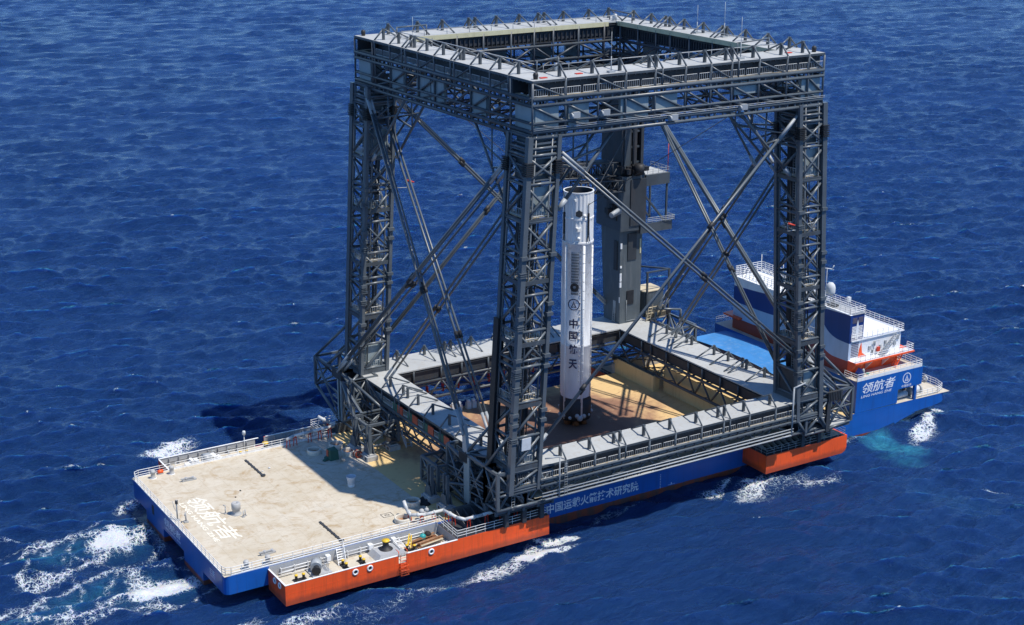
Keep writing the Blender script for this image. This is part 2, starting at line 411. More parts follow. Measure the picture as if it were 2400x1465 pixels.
blob(-14.5,27.5,8,4.4,.25,.3,aer,.6); blob(-15.5,13.5,8.5,4.6,.25,.32,aer,.6); blob(-6.4,27.6,7.5,6.5,0,.28,aer,.7); blob(-5.6,11,7.5,6,0,.28,aer,.7)
blob(-24,10,8,5,.3,.28,aer,.7)
# wash along the near side
blob(44.5,-7.6,7.,1.9,.02,.88,foam,.6); blob(50.0,-4.9,3.4,1.2,.1,.80,foam,.6); blob(36,-8.6,10,2.8,-.03,.60,foam,.7); blob(24,-9.0,10,2.6,.0,.50,foam,.8); blob(8,-9.6,10,2.8,.05,.60,foam,.8); blob(0,-6,6,3.6,.1,.52,foam,.8)
blob(20,-9.5,34,4.2,0,.34,foam,.6)
blob(88.2,-6.4,7.5,4.4,-.1,.84,foam,.7); blob(82.,-2.6,7,1.7,.1,.66,foam,.7); blob(97,-9.0,9,2.6,.0,.66,foam,.8); blob(90,-8,16,5,0,.46,foam,.6)
blob(133,-1.8,6.5,2.6,.35,.78,foam,.7); blob(128,-4.4,6,3.2,.5,.74,foam,.7); blob(138,1.5,3.4,2.8,.3,.72,foam,.7); blob(124,-6,8,4,.5,.46,foam,.7)
blob(12,57,10,4.6,.1,.80,foam,.8); blob(50,47,32,2.6,0,.55,foam,.8); blob(60,-2.2,30,1.0,0,.5,foam,.8); blob(110,-1.5,14,1.2,0,.5,foam,.8)
blob(117.6,-6.0,3.4,7.5,.42,1.0,aer,.6); blob(115.,-10,3.0,5,.3,.6,aer,.9); blob(118.9,-2.8,3.0,2.6,0,1.2,aer,.7); blob(109,-26,6,14,.25,.06,aer,.9)
blob(119.4,-27.,4.2,1.2,-.6,.66,foam,.8); blob(60,52,14,6,0,.40,foam,.8)
brk=.62+.75*fbm(X,Y,91,8,3); foam=np.where((Y<-3)&(X>-3)&(X<112),np.minimum(foam,.9)*brk,foam)
# whitecaps on the steepest crests
cap=np.clip((JX-np.percentile(JX[(SP<3)],99.5))/.3,0,1)*.72; cap*=(fbm(X,Y,77,40)>.54)
foam=np.maximum(foam,cap)
inside=((X>-1)&(X<138)&(Y>1)&(Y<37)); damp=np.where(inside,.15,1.)
blob(62,-20,52,22,.08,.95,calm,.7); H*=(1-.7*calm)*damp
H+=.35*np.clip(foam-.5,0,1)*(fbm(X,Y,5,2.2,3)-.3)
V=np.stack([X+DX*damp,Y+DY*damp,WL+H],-1).reshape(-1,3)
idx=np.arange(nx*ny).reshape(nx,ny); F=np.stack([idx[:-1,:-1],idx[1:,:-1],idx[1:,1:],idx[:-1,1:]],-1).reshape(-1,4)
me=bpy.data.meshes.new('sea'); me.vertices.add(len(V)); me.vertices.foreach_set('co',V.astype(np.float32).ravel())
me.loops.add(F.size); me.loops.foreach_set('vertex_index',F.astype(np.int32).ravel())
me.polygons.add(len(F)); me.polygons.foreach_set('loop_start',np.arange(0,F.size,4,dtype=np.int32)); me.polygons.foreach_set('use_smooth',np.ones(len(F),bool))
me.update(calc_edges=True)
for nm,arr in (('foam',foam),('aerated',aer)):
    at=me.attributes.new(nm,'FLOAT','POINT'); at.data.foreach_set('value',arr.astype(np.float32).ravel())
def sea_mat():
    k=NT('sea_water'); p=k.pos()
    fo=k.n('ShaderNodeAttribute',attribute_name='foam').outputs['Fac']; ae=k.n('ShaderNodeAttribute',attribute_name='aerated').outputs['Fac']
    big=k.noise(p,.012,4,.55)
    col=k.ramp(big,[(.35,(.0075,.034,.125)),(.65,(.0115,.046,.160))])
    an=k.noise(p,.55,6,.7,1.2)
    am=k.math('MULTIPLY',ae,k.ramp(an,[(.30,.15),(.65,1.)]),clamp=True)
    col=k.mix(am,col,(.045,.30,.43))
    # lacy foam: cell walls broken by turbulence
    wv=k.n('ShaderNodeVectorMath',operation='ADD'); wn=k.n('ShaderNodeTexNoise'); wn.inputs['Scale'].default_value=.9; wn.inputs['Detail'].default_value=5
    k.l(p,wn.inputs['Vector']); ws=k.n('ShaderNodeVectorMath',operation='SCALE'); ws.inputs['Scale'].default_value=1.8
    k.l(wn.outputs['Color'],ws.inputs[0]); k.l(p,wv.inputs[0]); k.l(ws.outputs[0],wv.inputs[1])
    def lace(sc):
        v=k.n('ShaderNodeTexVoronoi',feature='DISTANCE_TO_EDGE'); v.inputs['Scale'].default_value=sc; k.l(wv.outputs[0],v.inputs['Vector'])
        return k.math('SUBTRACT',1.,k.math('MULTIPLY',v.outputs['Distance'],6.5),clamp=True)
    tn=k.noise(p,1.3,7,.75,.4)
    lc=k.math('MAXIMUM',lace(.85),k.math('MULTIPLY',lace(2.1),.9))
    tex=k.math('ADD',k.math('MULTIPLY',lc,.50),k.math('MULTIPLY',tn,.62))
    m=k.math('MULTIPLY',k.math('SUBTRACT',k.math('ADD',tex,k.math('MULTIPLY',fo,1.12)),1.10),4.2,clamp=True)
    m=k.math('MULTIPLY',m,k.math('MULTIPLY',fo,6.,clamp=True))
    fcol=k.mix(k.math('MULTIPLY',m,1.),(.25,.45,.60),(.82,.86,.90))
    col=k.mix(m,col,fcol)
    k.l(col,k.b.inputs['Base Color'])
    k.l(k.math('ADD',k.math('MULTIPLY',m,.6),.22),k.b.inputs['Roughness']); k.b.inputs['IOR'].default_value=1.5; k.b.inputs['Subsurface Weight'].default_value=0.5; k.b.inputs['Subsurface Radius'].default_value=(.25,.4,1); k.b.inputs['Subsurface Scale'].default_value=4.0; k.b.inputs['Specular Tint'].default_value=(.34,.62,1.0,1)
    # small wind chop below the size of the mesh
    ch=k.noise(k.pos((.50,1.15,1),(0,0,-.37)),.62,10,.74,.6)
    ch2=k.noise(k.pos((.6,1.2,1),(0,0,-.15)),.24,4,.6,.3)
    hh=k.math('ADD',k.math('MULTIPLY',ch,1.0),k.math('MULTIPLY',ch2,1.1))
    hh=k.math('ADD',hh,k.math('MULTIPLY',m,.12))
    k.bump(hh,1.0,1.7)
    return k.m
M['sea_water']=sea_mat(); me.materials.append(M['sea_water'])
sea=bpy.data.objects.new('sea',me); COL.objects.link(sea); sea['kind']='structure'
# ---------------------------------------------------------------- the barge
BW=38.07
barge=thing('recovery_barge','blue and orange steel barge with a wide beige aft deck carrying the lattice frame','ship',(68,19,WL))
def outline(x0,x1,y0,y1,r0,r1,n=6):
    pts=[]
    for cx,cy,a,r in ((x1-r1,y0+r1,-90,r1),(x1-r1,y1-r1,0,r1),(x0+r0,y1-r0,90,r0),(x0+r0,y0+r0,180,r0)):
        for i in range(n+1): t=R(a+90*i/n); pts.append((cx+r*math.cos(t),cy+r*math.sin(t)))
    return pts
def ztop(x): return 0. if x<113 else -.4*(x-113)/24
def zbot(x): return -2.75 if x<126 else -2.75+.75*(x-126)/11
h=MB()
ol=outline(0,137.2,0,BW,.9,3.0)
# upper slab, cut into strips along x so that the sheer and the raked bow follow
xs=[0,.9,14,113,122,126,130,134.2,137.2]
def ystrip(x,near):
    if x<.9: d=.9-math.sqrt(max(0,.81-(.9-x)**2))
    elif x>134.2: d=3-math.sqrt(max(0,9-(x-134.2)**2))
    else: d=0
    return d if near else BW-d
xs2=[0,.1,.3,.6,.9,14,113,122,126,130,134.2,135.4,136.3,136.9,137.2]
vs=[];fs=[]
for x in xs2: vs+=[(x,ystrip(x,1),zbot(x)),(x,ystrip(x,0),zbot(x)),(x,ystrip(x,0),ztop(x)-.03),(x,ystrip(x,1),ztop(x)-.03)]
for i in range(len(xs2)-1):
    a=4*i;b=a+4
    for j in range(4): fs.append((a+j,a+(j+1)%4,b+(j+1)%4,b+j))
fs+=[(0,1,2,3)[::-1],tuple(len(vs)-4+j for j in range(4))]
h.add(vs,fs)
# lower hull with the tunnels aft and the raked bow
h.prism([(16,0,-2.752),(27,0,-8),(108,0,-8),(117,0,-5.6),(122.2,0,-4.6),(125,0,-3.5),(128.6,0,-2.72)],(0,BW,0))
for y0,y1 in ((24.1,31.7),(8.2,15.7)): h.prism([(.0,y0,-2.75),(.0,y0,-8),(27,y0,-8),(16,y0,-2.75)],(0,y1-y0,0))
hull=h.build('hull','hull_side_paint',barge)
m=MB().box(-.02,.0,28.0,28.9,-2.2,-.7); m.build('hull_opening','black_steel',hull)
d=MB()
for a,b in (((.06,.06),(33.6,BW-.06)),):
    d.box(a[0],b[0],a[1],b[1],-.028,0)
d.build('deck_plating','deck_paint',barge)
d=MB(); d.box(33.6,113.9,.06,BW-.06,-.028,.0); d.build('landing_deck','landing_deck_paint',barge)
d=MB(); d.prism([(113.9,.06,-.028),(113.9,.06,.0),(137.0,.06,-.36),(137.0,.06,-.39)],(0,BW-.12,0)); 
d.build('mooring_deck','pit_floor',barge)
# white kerb round the aft deck
k_=MB().box(6.3,34.4,BW-.25,BW-.05,0,.22); k_.box(.25,6.3,BW-.16,BW-.06,0,.12); k_.box(.06,.2,1,BW-1,0,.10); k_.box(1,32.4,.06,.18,0,.12); k_.build('deck_kerb','rail_white',barge)
# side sponsons
def sponson(x0,x1,near,pit):
    f=(lambda y:y) if near else (lambda y:BW-y)
    def bx(m,a,b,c,d_,e,g): ya,yb=sorted((f(c),f(d_))); return m.box(a,b,ya,yb,e,g)
    s=MB(); zt=-.32
    yo=-5.75
    if pit:
        xm=32.6
        bx(s,x0,xm,yo,-.012,-3.4,-1.72); bx(s,xm,x1,yo,-.012,-3.4,zt)
        if near:
            bx(s,x0,23.2,yo,yo+.12,-1.72,-.42); bx(s,24.5,xm,yo,yo+.12,-1.72,-.42)
        else:
            bx(s,x0,22.6,yo,yo+.12,-1.72,-.30); bx(s,24.2,xm,yo,yo+.12,-1.72,-.30)
        bx(s,x0,x0+.12,yo+.12,-.012,-1.72,-.42)
    else:
        c=.9
        ya,yb=f(yo),f(-.012)
        s.prism([(x0,ya,-3.4),(x1-c,ya,-3.4),(x1-.25,ya,-3.0),(x1,ya,-2.5),(x1,ya,zt),(x0,ya,zt)],(0,yb-ya,0))
    body=s.build('side_sponson','orange_paint',barge)
    if pit:
        l=MB()
        if near: bx(l,x0+.12,23.2,yo+.12,yo+.15,-1.70,-.44); bx(l,24.5,xm,yo+.12,yo+.15,-1.70,-.44)
        else: bx(l,x0+.12,22.6,yo+.12,yo+.15,-1.70,-.32); bx(l,24.2,xm,yo+.12,yo+.15,-1.70,-.32)
        bx(l,x0+.12,x0+.15,yo+.15,-.03,-1.70,-.44); bx(l,x0+.15,xm-.03,-.045,-.014,-1.70,-.05); bx(l,xm-.03,xm-.002,yo+.15,-.045,-1.70,-.34)
        n=int((xm-x0)/1.6)
        for i in range(1,n):
            x=x0+i*(xm-x0)/n
            if abs(x-23.6)<.9: continue
            bx(l,x-.05,x+.05,yo+.15,yo+.55,-1.70,-.45)
        bx(l,x0+.2,22.4,yo+.15,yo+.22,-1.12,-1.02)
        l.build('bulwark_lining','pit_grey',body)
        c=MB(); bx(c,x0-.02,23.2,yo-.02,yo+.24,-.42 if near else -.30,-.36 if near else -.24); bx(c,24.5,xm,yo-.02,yo+.24,-.42 if near else -.30,-.36 if near else -.24); bx(c,x0-.02,x0+.2,yo+.24,-.05,-.42,-.36)
        c.build('bulwark_cap','rail_white',body)
        fl=MB(); bx(fl,x0+.15,xm-.03,yo+.15,-.05,-1.72,-1.70); fl.build('sponson_floor','pit_floor',body)
        dk=MB(); bx(dk,xm,x1-.05,yo+.05,-.05,zt,zt+.02); dk.build('sponson_deck','dark_steel',body)
        # knees carrying the frame's overhang
        kn=MB()
        for i in range(11):
            x=35.3+i*1.22; ya=f(-.06); yb=f(-4.2); dz=.9
            kn.prism([(x,ya,zt+.02),(x,yb,zt+.02),(x,ya,1.6)],(.10,0,0))
        bx(kn,35.0,x1-.3,-.35,-.05,zt+.02,1.7)
        kn.build('support_knees','frame_steel',body)
    else:
        dk=MB(); bx(dk,x0+.05,x1-.3,yo+.05,-.05,zt,zt+.02); dk.build('sponson_deck','dark_steel',body)
        kn=MB()
        for i in range(10):
            x=x0+1.4+i*1.2; ya=f(-.06); yb=f(-4.4)
            kn.prism([(x,ya,zt+.02),(x,yb,zt+.02),(x,ya,1.7)],(.10,0,0))
        bx(kn,x0+1,x0+13,-.35,-.05,zt+.02,1.8)
        kn.build('support_knees','foot_grey',body)
        if near:
            p_=MB(); p_.prism([(x1-5.2,f(-4.9),zt+.02),(x1-1.0,f(-4.9),zt+.02),(x1-1.0,f(-.3),.9),(x1-5.2,f(-.3),1.6)],(0,0,.08)); p_.build('deck_plate','walk_tan',body)
    r=MB()
    if pit:
        r.rail([(xm,f(-.3),0),(xm,f(yo+.15),zt),(x1-.15,f(yo+.15),zt),(x1-.15,f(-.3),zt)],1.25,1.5,.035,3)
    else: r.rail([(x0+.15,f(-.3),zt),(x0+.15,f(yo+.15),zt),(x1-.4,f(yo+.15),zt),(x1-.4,f(-.5),zt)],1.25,1.5,.035,3)
    r.build('guard_rail','rail_white' if pit else 'rail_grey',body)
    return body
sp_n=sponson(6.25,48.0,True,True); sp_f=sponson(6.25,48.0,False,True); sp_n2=sponson(89.4,106.8,True,False); sponson(89.4,106.8,False,False)
# mooring fairleads in the near bulwark, aft bulwark
fl=MB(); fd=MB()
def torus(m,c,nrm,r,t,n=14,k=6):
    c=Vector(c); nrm=Vector(nrm); a=nrm.orthogonal().normalized(); b=nrm.cross(a); vs=[];fs=[]
    for i in range(n):
        u=2*math.pi*i/n; e=a*math.cos(u)+b*math.sin(u)
        for j in range(k): v=2*math.pi*j/k; vs.append(c+e*(r+t*math.cos(v))+nrm*(t*math.sin(v)))
    for i in range(n):
        for j in range(k): fs.append((i*k+j,((i+1)%n)*k+j,((i+1)%n)*k+(j+1)%k,i*k+(j+1)%k))
    m.add(vs,fs,True)
for x in (16.56,18.76,28.33):
    f1=MB(); torus(f1,(x,-5.76,-1.1),(0,1,0),.36,.13); o=f1.build('fairlead','rail_white',sp_n); MB().tube((x,-5.775,-1.1),(x,-5.70,-1.1),.30,14).build('opening','black_steel',o)
for y in (-2.33,-3.97):
    f1=MB(); torus(f1,(6.24,y,-1.1),(1,0,0),.36,.13); o=f1.build('fairlead','rail_white',sp_n); MB().tube((6.225,y,-1.1),(6.30,y,-1.1),.30,14).build('opening','black_steel',o)
# seam line along the near sponson
MB().box(6.3,48,-5.762,-5.75,-1.76,-1.70).build('rubbing_strake','orange_paint',sp_n)
# orange boarding ladder on the near sponson
l=MB(); l.ladder((23.85,-5.95,-3.6),(23.85,-5.95,-.3),.9,.42,(1,0,0),.05); l.path([(23.2,-5.8,-.42),(23.2,-5.8,.2),(23.2,-4.9,.2)],.05,5); l.path([(24.5,-5.8,-.42),(24.5,-5.8,.2),(24.5,-4.9,.2)],.05,5)
for z in (-3.2,-2.5,-1.8): l.path([(23.3,-5.95,z),(23.3,-6.5,z),(24.4,-6.5,z),(24.4,-5.95,z)],.04,5)
l.build('boarding_ladder','orange_paint',sp_n)
# guard rails round the aft deck
g=MB(); g.rail([(32.4,.15,0),(1.1,.15,0),(.4,.5,0),(.15,1.2,0),(.15,BW-1.2,0),(.4,BW-.5,0),(1.1,BW-.15,0),(6.2,BW-.15,0)],1.15,1.5,.045,3)
g.rail([(7,BW-.15,0),(33.5,BW-.15,0)],1.15,1.5,.045,3)
g.path([(6.6,.35,.35),(32,.35,.35)],.09,5); g.build('guard_rail','rail_white',barge)
pl=MB()
for z,yy in ((-.75,-.30),(-1.15,-.42)): pl.path([(8,yy,z),(15.4,yy,z)],.07,6); pl.path([(17.5,yy,z),(30,yy,z)],.07,6)
pl.path([(7.4,-.9,-1.35),(15,-.9,-1.35)],.06,5); pl.path([(7.4,-.9,-1.0),(9.6,-.9,-1.0)],.06,5)
for x in range(8,31,2):
    if 15<x<18: continue
    pl.box(x-.04,x+.04,-.5,-.1,-1.6,-.6)
for x in (15.0,21.5,25.2): pl.box(x-.3,x+.3,-.75,-.05,-1.2,-.45)
pl.build('wall_pipes','rail_white',barge)
# ladder down into the near sponson
ld=MB()
for s_ in (-.5,.5): ld.bar((16.9+s_,-.1,0),(16.4+s_,-1.9,-1.7),.06,.16)
for i in range(7): t=(i+.5)/7; ld.box(16.9-.5-.5*t,16.9+.5-.5*t,-.1-1.8*t-.12,-.1-1.8*t+.12,-1.7*t-.02,-1.7*t+.02)
ld.rail([(17.5,-.1,0),(17.0,-1.9,-1.7)],1.0,.9,.03,2); ld.build('stairway','rail_white',barge)
# lettering
text('领航者','deck_lettering','lettering_cream',barge,plane_map((4.0,26.3,.008),(0,-16.0,0),(3.05,0,0)),.006,shear=.05)
text('LING HANG ZHE','deck_lettering','lettering_cream',barge,plane_map((2.95,25.4,.008),(0,-14.8,0),(.72,0,0)),.012)
q=MB()
for a,b in (((26.6,6.6),(28.3,5.3)),((27.1,6.2),(27.8,5.7))): q.box(a[0],b[0],b[1],b[1]+.1,.004,.008); q.box(a[0],b[0],a[1]-.1,a[1],.004,.008); q.box(a[0],a[0]+.1,b[1]+.1,a[1]-.1,.004,.008); q.box(b[0]-.1,b[0],b[1]+.1,a[1]-.1,.004,.008)
q.build('deck_marking','black_steel',barge)
text('领航者','transom_lettering','text_pale',barge,plane_map((-.012,23.6,-1.72),(0,-6.9,.0),(0,0,1.25)),.006,shear=.05)
text('LING HANG ZHE','transom_lettering','text_pale',barge,plane_map((-.012,23.4,-2.25),(0,-6.6,0),(0,0,.32)),.01)
text('三亚','transom_lettering','text_pale',barge,plane_map((-.012,5.5,-1.55),(0,-2.0,0),(0,0,.75)),.015)
text('SANYA','transom_lettering','text_pale',barge,plane_map((-.012,5.4,-1.95),(0,-1.8,0),(0,0,.24)),.01)
text('中国运载火箭技术研究院','side_lettering','text_white',barge,plane_map((51.3,-.012,-3.42),(17.1,0,0),(0,0,1.62)),.016)
emblem(MB(),lambda u,v:(49.9+.85*u,-.012,-2.55+.85*v)).build('side_emblem','text_white',barge)
dm=MB()
for i in range(9): dm.box(72.6,72.78,-.012,-.004,-4.1+i*.28,-4.0+i*.28)
dm.box(74.2,75.6,-.012,-.004,-3.95,-3.9); dm.box(74.8,74.95,-.012,-.004,-3.9,-3.6); dm.build('draught_mark','text_pale',barge)

# ---------------------------------------------------------------- forecastle and deckhouse (parts of the barge)
fc=MB()
fc.box(114.0,123.9,0,BW,-.02,5.7)
fc.box(123.9,129.6,0.012,BW-.012,2.45,5.7); fc.box(123.9,129.4,8,BW-8,-.1,2.45)
fc.box(128.0,128.5,0.01,.5,-.3,2.45); fc.box(128.0,128.5,BW-.5,BW-.01,-.3,2.45); fc.box(126.0,126.3,3,3.3,-.2,2.45)
fo=fc.build('forecastle','hull_blue',barge)
MB().box(113.97,129.5,.08,BW-.08,5.70,5.73).build('forecastle_deck','pit_floor',fo)
MB().box(123.86,123.9,0.2,7.9,.05,2.40).build('recess_wall','deep_blue',fo)
MB().box(114.0,128.0,-.02,-.004,-.30,-.18).build('rubbing_strake','hull_blue',fo)
r=MB(); r.rail([(114.1,3.2,5.73),(114.1,.15,5.73),(129.4,.15,5.73),(129.4,BW-.15,5.73),(114.1,BW-.15,5.73)],1.2,1.3,.045,3); r.build('guard_rail','rail_white',fo)
kb=MB(); kb.box(114.05,129.4,.03,.1,5.73,6.35); kb.build('rail_kickboard','rail_white',fo)
text('领航者','block_lettering','text_white',fo,plane_map((115.3,-.012,3.25),(7.7,0,0),(0,0,1.95)),.012,shear=.06)
text('LING HANG ZHE','block_lettering','text_white',fo,plane_map((115.2,-.012,2.55),(7.1,0,0),(0,0,.45)),.012,shear=.02)
emblem(MB(),lambda u,v:(125.85+.98*u,-.0,4.25+.98*v)).build('block_emblem','text_white',fo)
text('中国航天','block_lettering','text_white',fo,plane_map((124.7,-.0,2.62),(2.4,0,0),(0,0,.48)),.006)
# bow rail and anchor
r=MB(); r.rail([(129.0,.3,-.28),(134.2,.3,-.35),(136.3,1.3,-.38),(137.0,3.5,-.38),(137.0,BW-3.5,-.38),(136.3,BW-1.3,-.38),(129,BW-.3,-.3)],1.25,1.2,.045,3); r.build('guard_rail','rail_white',barge)
an=MB(); an.box(129.6,131.4,3.3,4.3,4.2,4.7); an.bar((130.6,3.8,4.2),(130.4,3.8,2.4),.35,.35); an.box(129.6,131.0,3.2,4.4,2.1,2.4); anh=an.build('anchor_bracket','hull_blue',fo)
a2=MB(); a2.bar((131.3,3.8,4.2),(131.2,3.8,2.9),.22,.22); a2.bar((131.2,3.0,3.3),(131.2,3.8,2.7),.25,.3); a2.bar((131.2,4.6,3.3),(131.2,3.8,2.7),.25,.3); a2.build('anchor','rust',fo)
# hatch trunk with a cambered light blue roof
ht=MB(); ya,yb=9.,35.; n=14
top=[(ya+(yb-ya)*i/n, 5.0+.75*math.sin(math.pi*i/n)**.8) for i in range(n+1)]
ht.prism([(105.6,ya,0.)]+[(105.6,y,z-.05) for y,z in top]+[(105.6,yb,0.)],(8.3,0,0)); tr=ht.build('hatch_trunk','deep_blue',barge)
ro=MB()
for (y0,z0),(y1,z1) in zip(top,top[1:]): ro.hexa([(105.3,y0,z0-.05),(114.0,y0,z0-.05),(114.0,y1,z1-.05),(105.3,y1,z1-.05)],[(105.3,y0,z0+.02),(114.0,y0,z0+.02),(114.0,y1,z1+.02),(105.3,y1,z1+.02)])
ro.build('hatch_roof','hatch_blue',tr)
# deckhouse: red lower storey, white storey, tall bridge block along the aft wall
dh=MB(); dh.box(115.5,127.2,3.9,34.0,5.73,8.1); lower=dh.build('lower_storey','orange_paint',barge)
MB().box(115.0,115.5,3.6,19.0,5.73,16.4).box(115.0,115.5,19.0,34.2,5.73,15.5).build('aft_wall','livery_paint',lower)
o=MB(); o.box(115.02,129.0,1.7,3.6,8.0,8.3); o.box(115.5,129.0,3.6,34.2,8.1,8.3); o.box(114.2,115.0,31.5,36,8.0,8.3); o.box(115.0,129.0,34.2,36.2,8.0,8.3); o.prism([(115.02,1.7,8.0),(115.02,3.6,8.0),(115.02,3.6,5.8)],(2.0,0,0)); o.build('promenade_overhang','orange_paint',lower)
MB().box(115.1,128.9,1.8,3.6,8.3,8.33).build('promenade_deck','white_paint',lower)
for x in (119.5,123.5): MB().prism([(x,3.9,8.0),(x,2.0,8.0),(x,3.9,5.9)],(.12,0,0)).build('bracket','white_paint',lower)
st=MB()
for yy in (2.0,3.0): st.bar((124.9,yy,5.75),(126.6,yy,8.2),.08,.2)
for i in range(8): t=(i+.5)/8; st.box(124.9+1.7*t-.12,124.9+1.7*t+.12,2.0,3.0,5.75+2.45*t-.02,5.75+2.45*t+.02)
st.rail([(124.7,2.0,5.75),(126.4,2.0,8.2)],1.0,.8,.03,2); st.build('stairway','orange_paint',lower)
wh=MB(); wh.box(115.5,127.3,3.62,34.0,8.3,11.6); upper=wh.build('upper_storey','white_paint',barge)
dk=MB(); dk.box(119.2,127.9,3.4,34.4,11.6,11.75); dk.box(115.5,119.2,3.4,3.98,11.6,11.75); dk.build('roof_deck','white_paint',upper)
v=MB()
for i in range(9): v.box(115.6,117.3,3.58,3.62,8.75+i*.3,8.9+i*.3)
v.build('louvre','louvre_dark',upper)
MB().prism([(117.3,3.60,8.5),(119.2,3.60,8.5),(118.2,3.60,9.2),(117.9,3.60,11.1),(117.5,3.60,10.0)],(0,-.03,0)).build('flame_livery','orange_paint',upper)
r=MB(); r.rail([(115.15,1.85,8.33),(128.8,1.85,8.33),(128.8,3.4,8.33)],1.15,1.1,.045,3); r.build('guard_rail','rail_white',upper)
r=MB(); r.rail([(115.3,3.45,11.75),(127.7,3.45,11.75),(127.7,34.2,11.75),(119.4,34.2,11.75)],1.15,1.2,.045,3); r.build('guard_rail','rail_white',upper)
st=MB()
for yy in (2.2,3.1): st.bar((121.6,yy,8.35),(125.6,yy,11.7),.08,.22)
for i in range(11): t=(i+.5)/11; st.box(121.6+4*t-.14,121.6+4*t+.14,2.2,3.1,8.35+3.35*t-.02,8.35+3.35*t+.02)
st.rail([(121.4,2.2,8.4),(125.3,2.2,11.7)],1.0,.8,.03,2); st.build('stairway','rail_grey',upper)
sm_=MB()
for x,z,s_ in ((119.9,9.8,.25),(121.0,10.4,.2),(122.4,9.6,.22),(123.6,10.2,.2),(125.9,9.6,.25),(126.6,10.6,.2),(120.6,9.0,.2)): sm_.box(x-s_,x+s_,3.45,3.62,z-.35,z+.35)
sm_.path([(120.6,3.4,8.4),(120.6,3.4,10.9),(121.6,3.0,11.0)],.05,5); sm_.build('wall_fittings','rail_grey',upper)
MB().box(121.5,122.1,3.2,3.5,8.9,9.7).build('fire_locker','red_paint',upper)
tw=MB(); tw.box(115.5,118.6,4.0,19.0,11.6,16.2); tw.box(115.5,118.6,19.0,34.0,11.6,15.3); bridge=tw.build('bridge_block','deep_blue',barge)
rr=MB(); rr.box(115.52,118.9,3.9,19.0,16.2,16.32); rr.build('bridge_roof','pit_grey',bridge)
for (xa,xb,za,zb,nn) in ((115.8,116.9,14.7,15.7,5),(117.2,118.3,14.7,15.7,5),(115.8,116.9,12.1,14.2,8),(117.2,118.3,12.1,14.2,8)):
    v=MB()
    for i in range(nn): z=za+(zb-za)*i/nn; v.box(xa,xb,3.94,4.0,z,z+.16)
    v.build('louvre','louvre_dark' if za>14 else 'rail_white',bridge)
MB().prism([(116.85,3.95,11.8),(117.3,3.95,11.8),(117.3,3.95,14.2),(117.05,3.95,15.3),(116.8,3.95,14.2),(116.6,3.95,12.2)],(0,-.04,0)).build('rocket_livery','white_paint',bridge)
r=MB(); r.rail([(115.2,18.9,16.32),(115.2,4.0,16.32),(118.7,4.0,16.32),(118.7,18.9,16.32)],1.2,1.2,.045,3); r.build('guard_rail','rail_white',bridge)
wht=MB(); wht.box(115.02,118.8,19.0,34.3,15.5,15.75); mk=wht.build('monkey_island','white_paint',bridge)
r=MB(); r.rail([(115.2,19.2,15.75),(115.2,34.2,15.75),(121.5,34.2,15.75),(121.5,19.2,15.75),(115.2,19.2,15.75)],1.9,1.0,.05,5)
for i in range(14): yy=20+i; r.tube((115.3,yy,15.75),(117.5,yy+.6,17.3),.05,5); r.tube((121.3,yy,15.75),(119,yy,17.4),.05,5)
r.build('open_rails','rail_white',mk)
MB().box(118.8,121.6,18.4,34.3,15.3,15.75).build('bridge_wing','white_paint',bridge)
# ---------------------------------------------------------------- the lattice recovery frame
frame=thing('lattice_gantry','tall dark grey lattice gantry of four towers with a square ring above and below','gantry',(69.6,19,0))
ZT,ZB=63.65,8.5
TX0,TX1,TY0,TY1=43.87,95.2,-7.0,45.9
BX0,BX1,BY0,BY1=40.5,98.65,-7.2,45.3
CW,CD=4.7,5.2
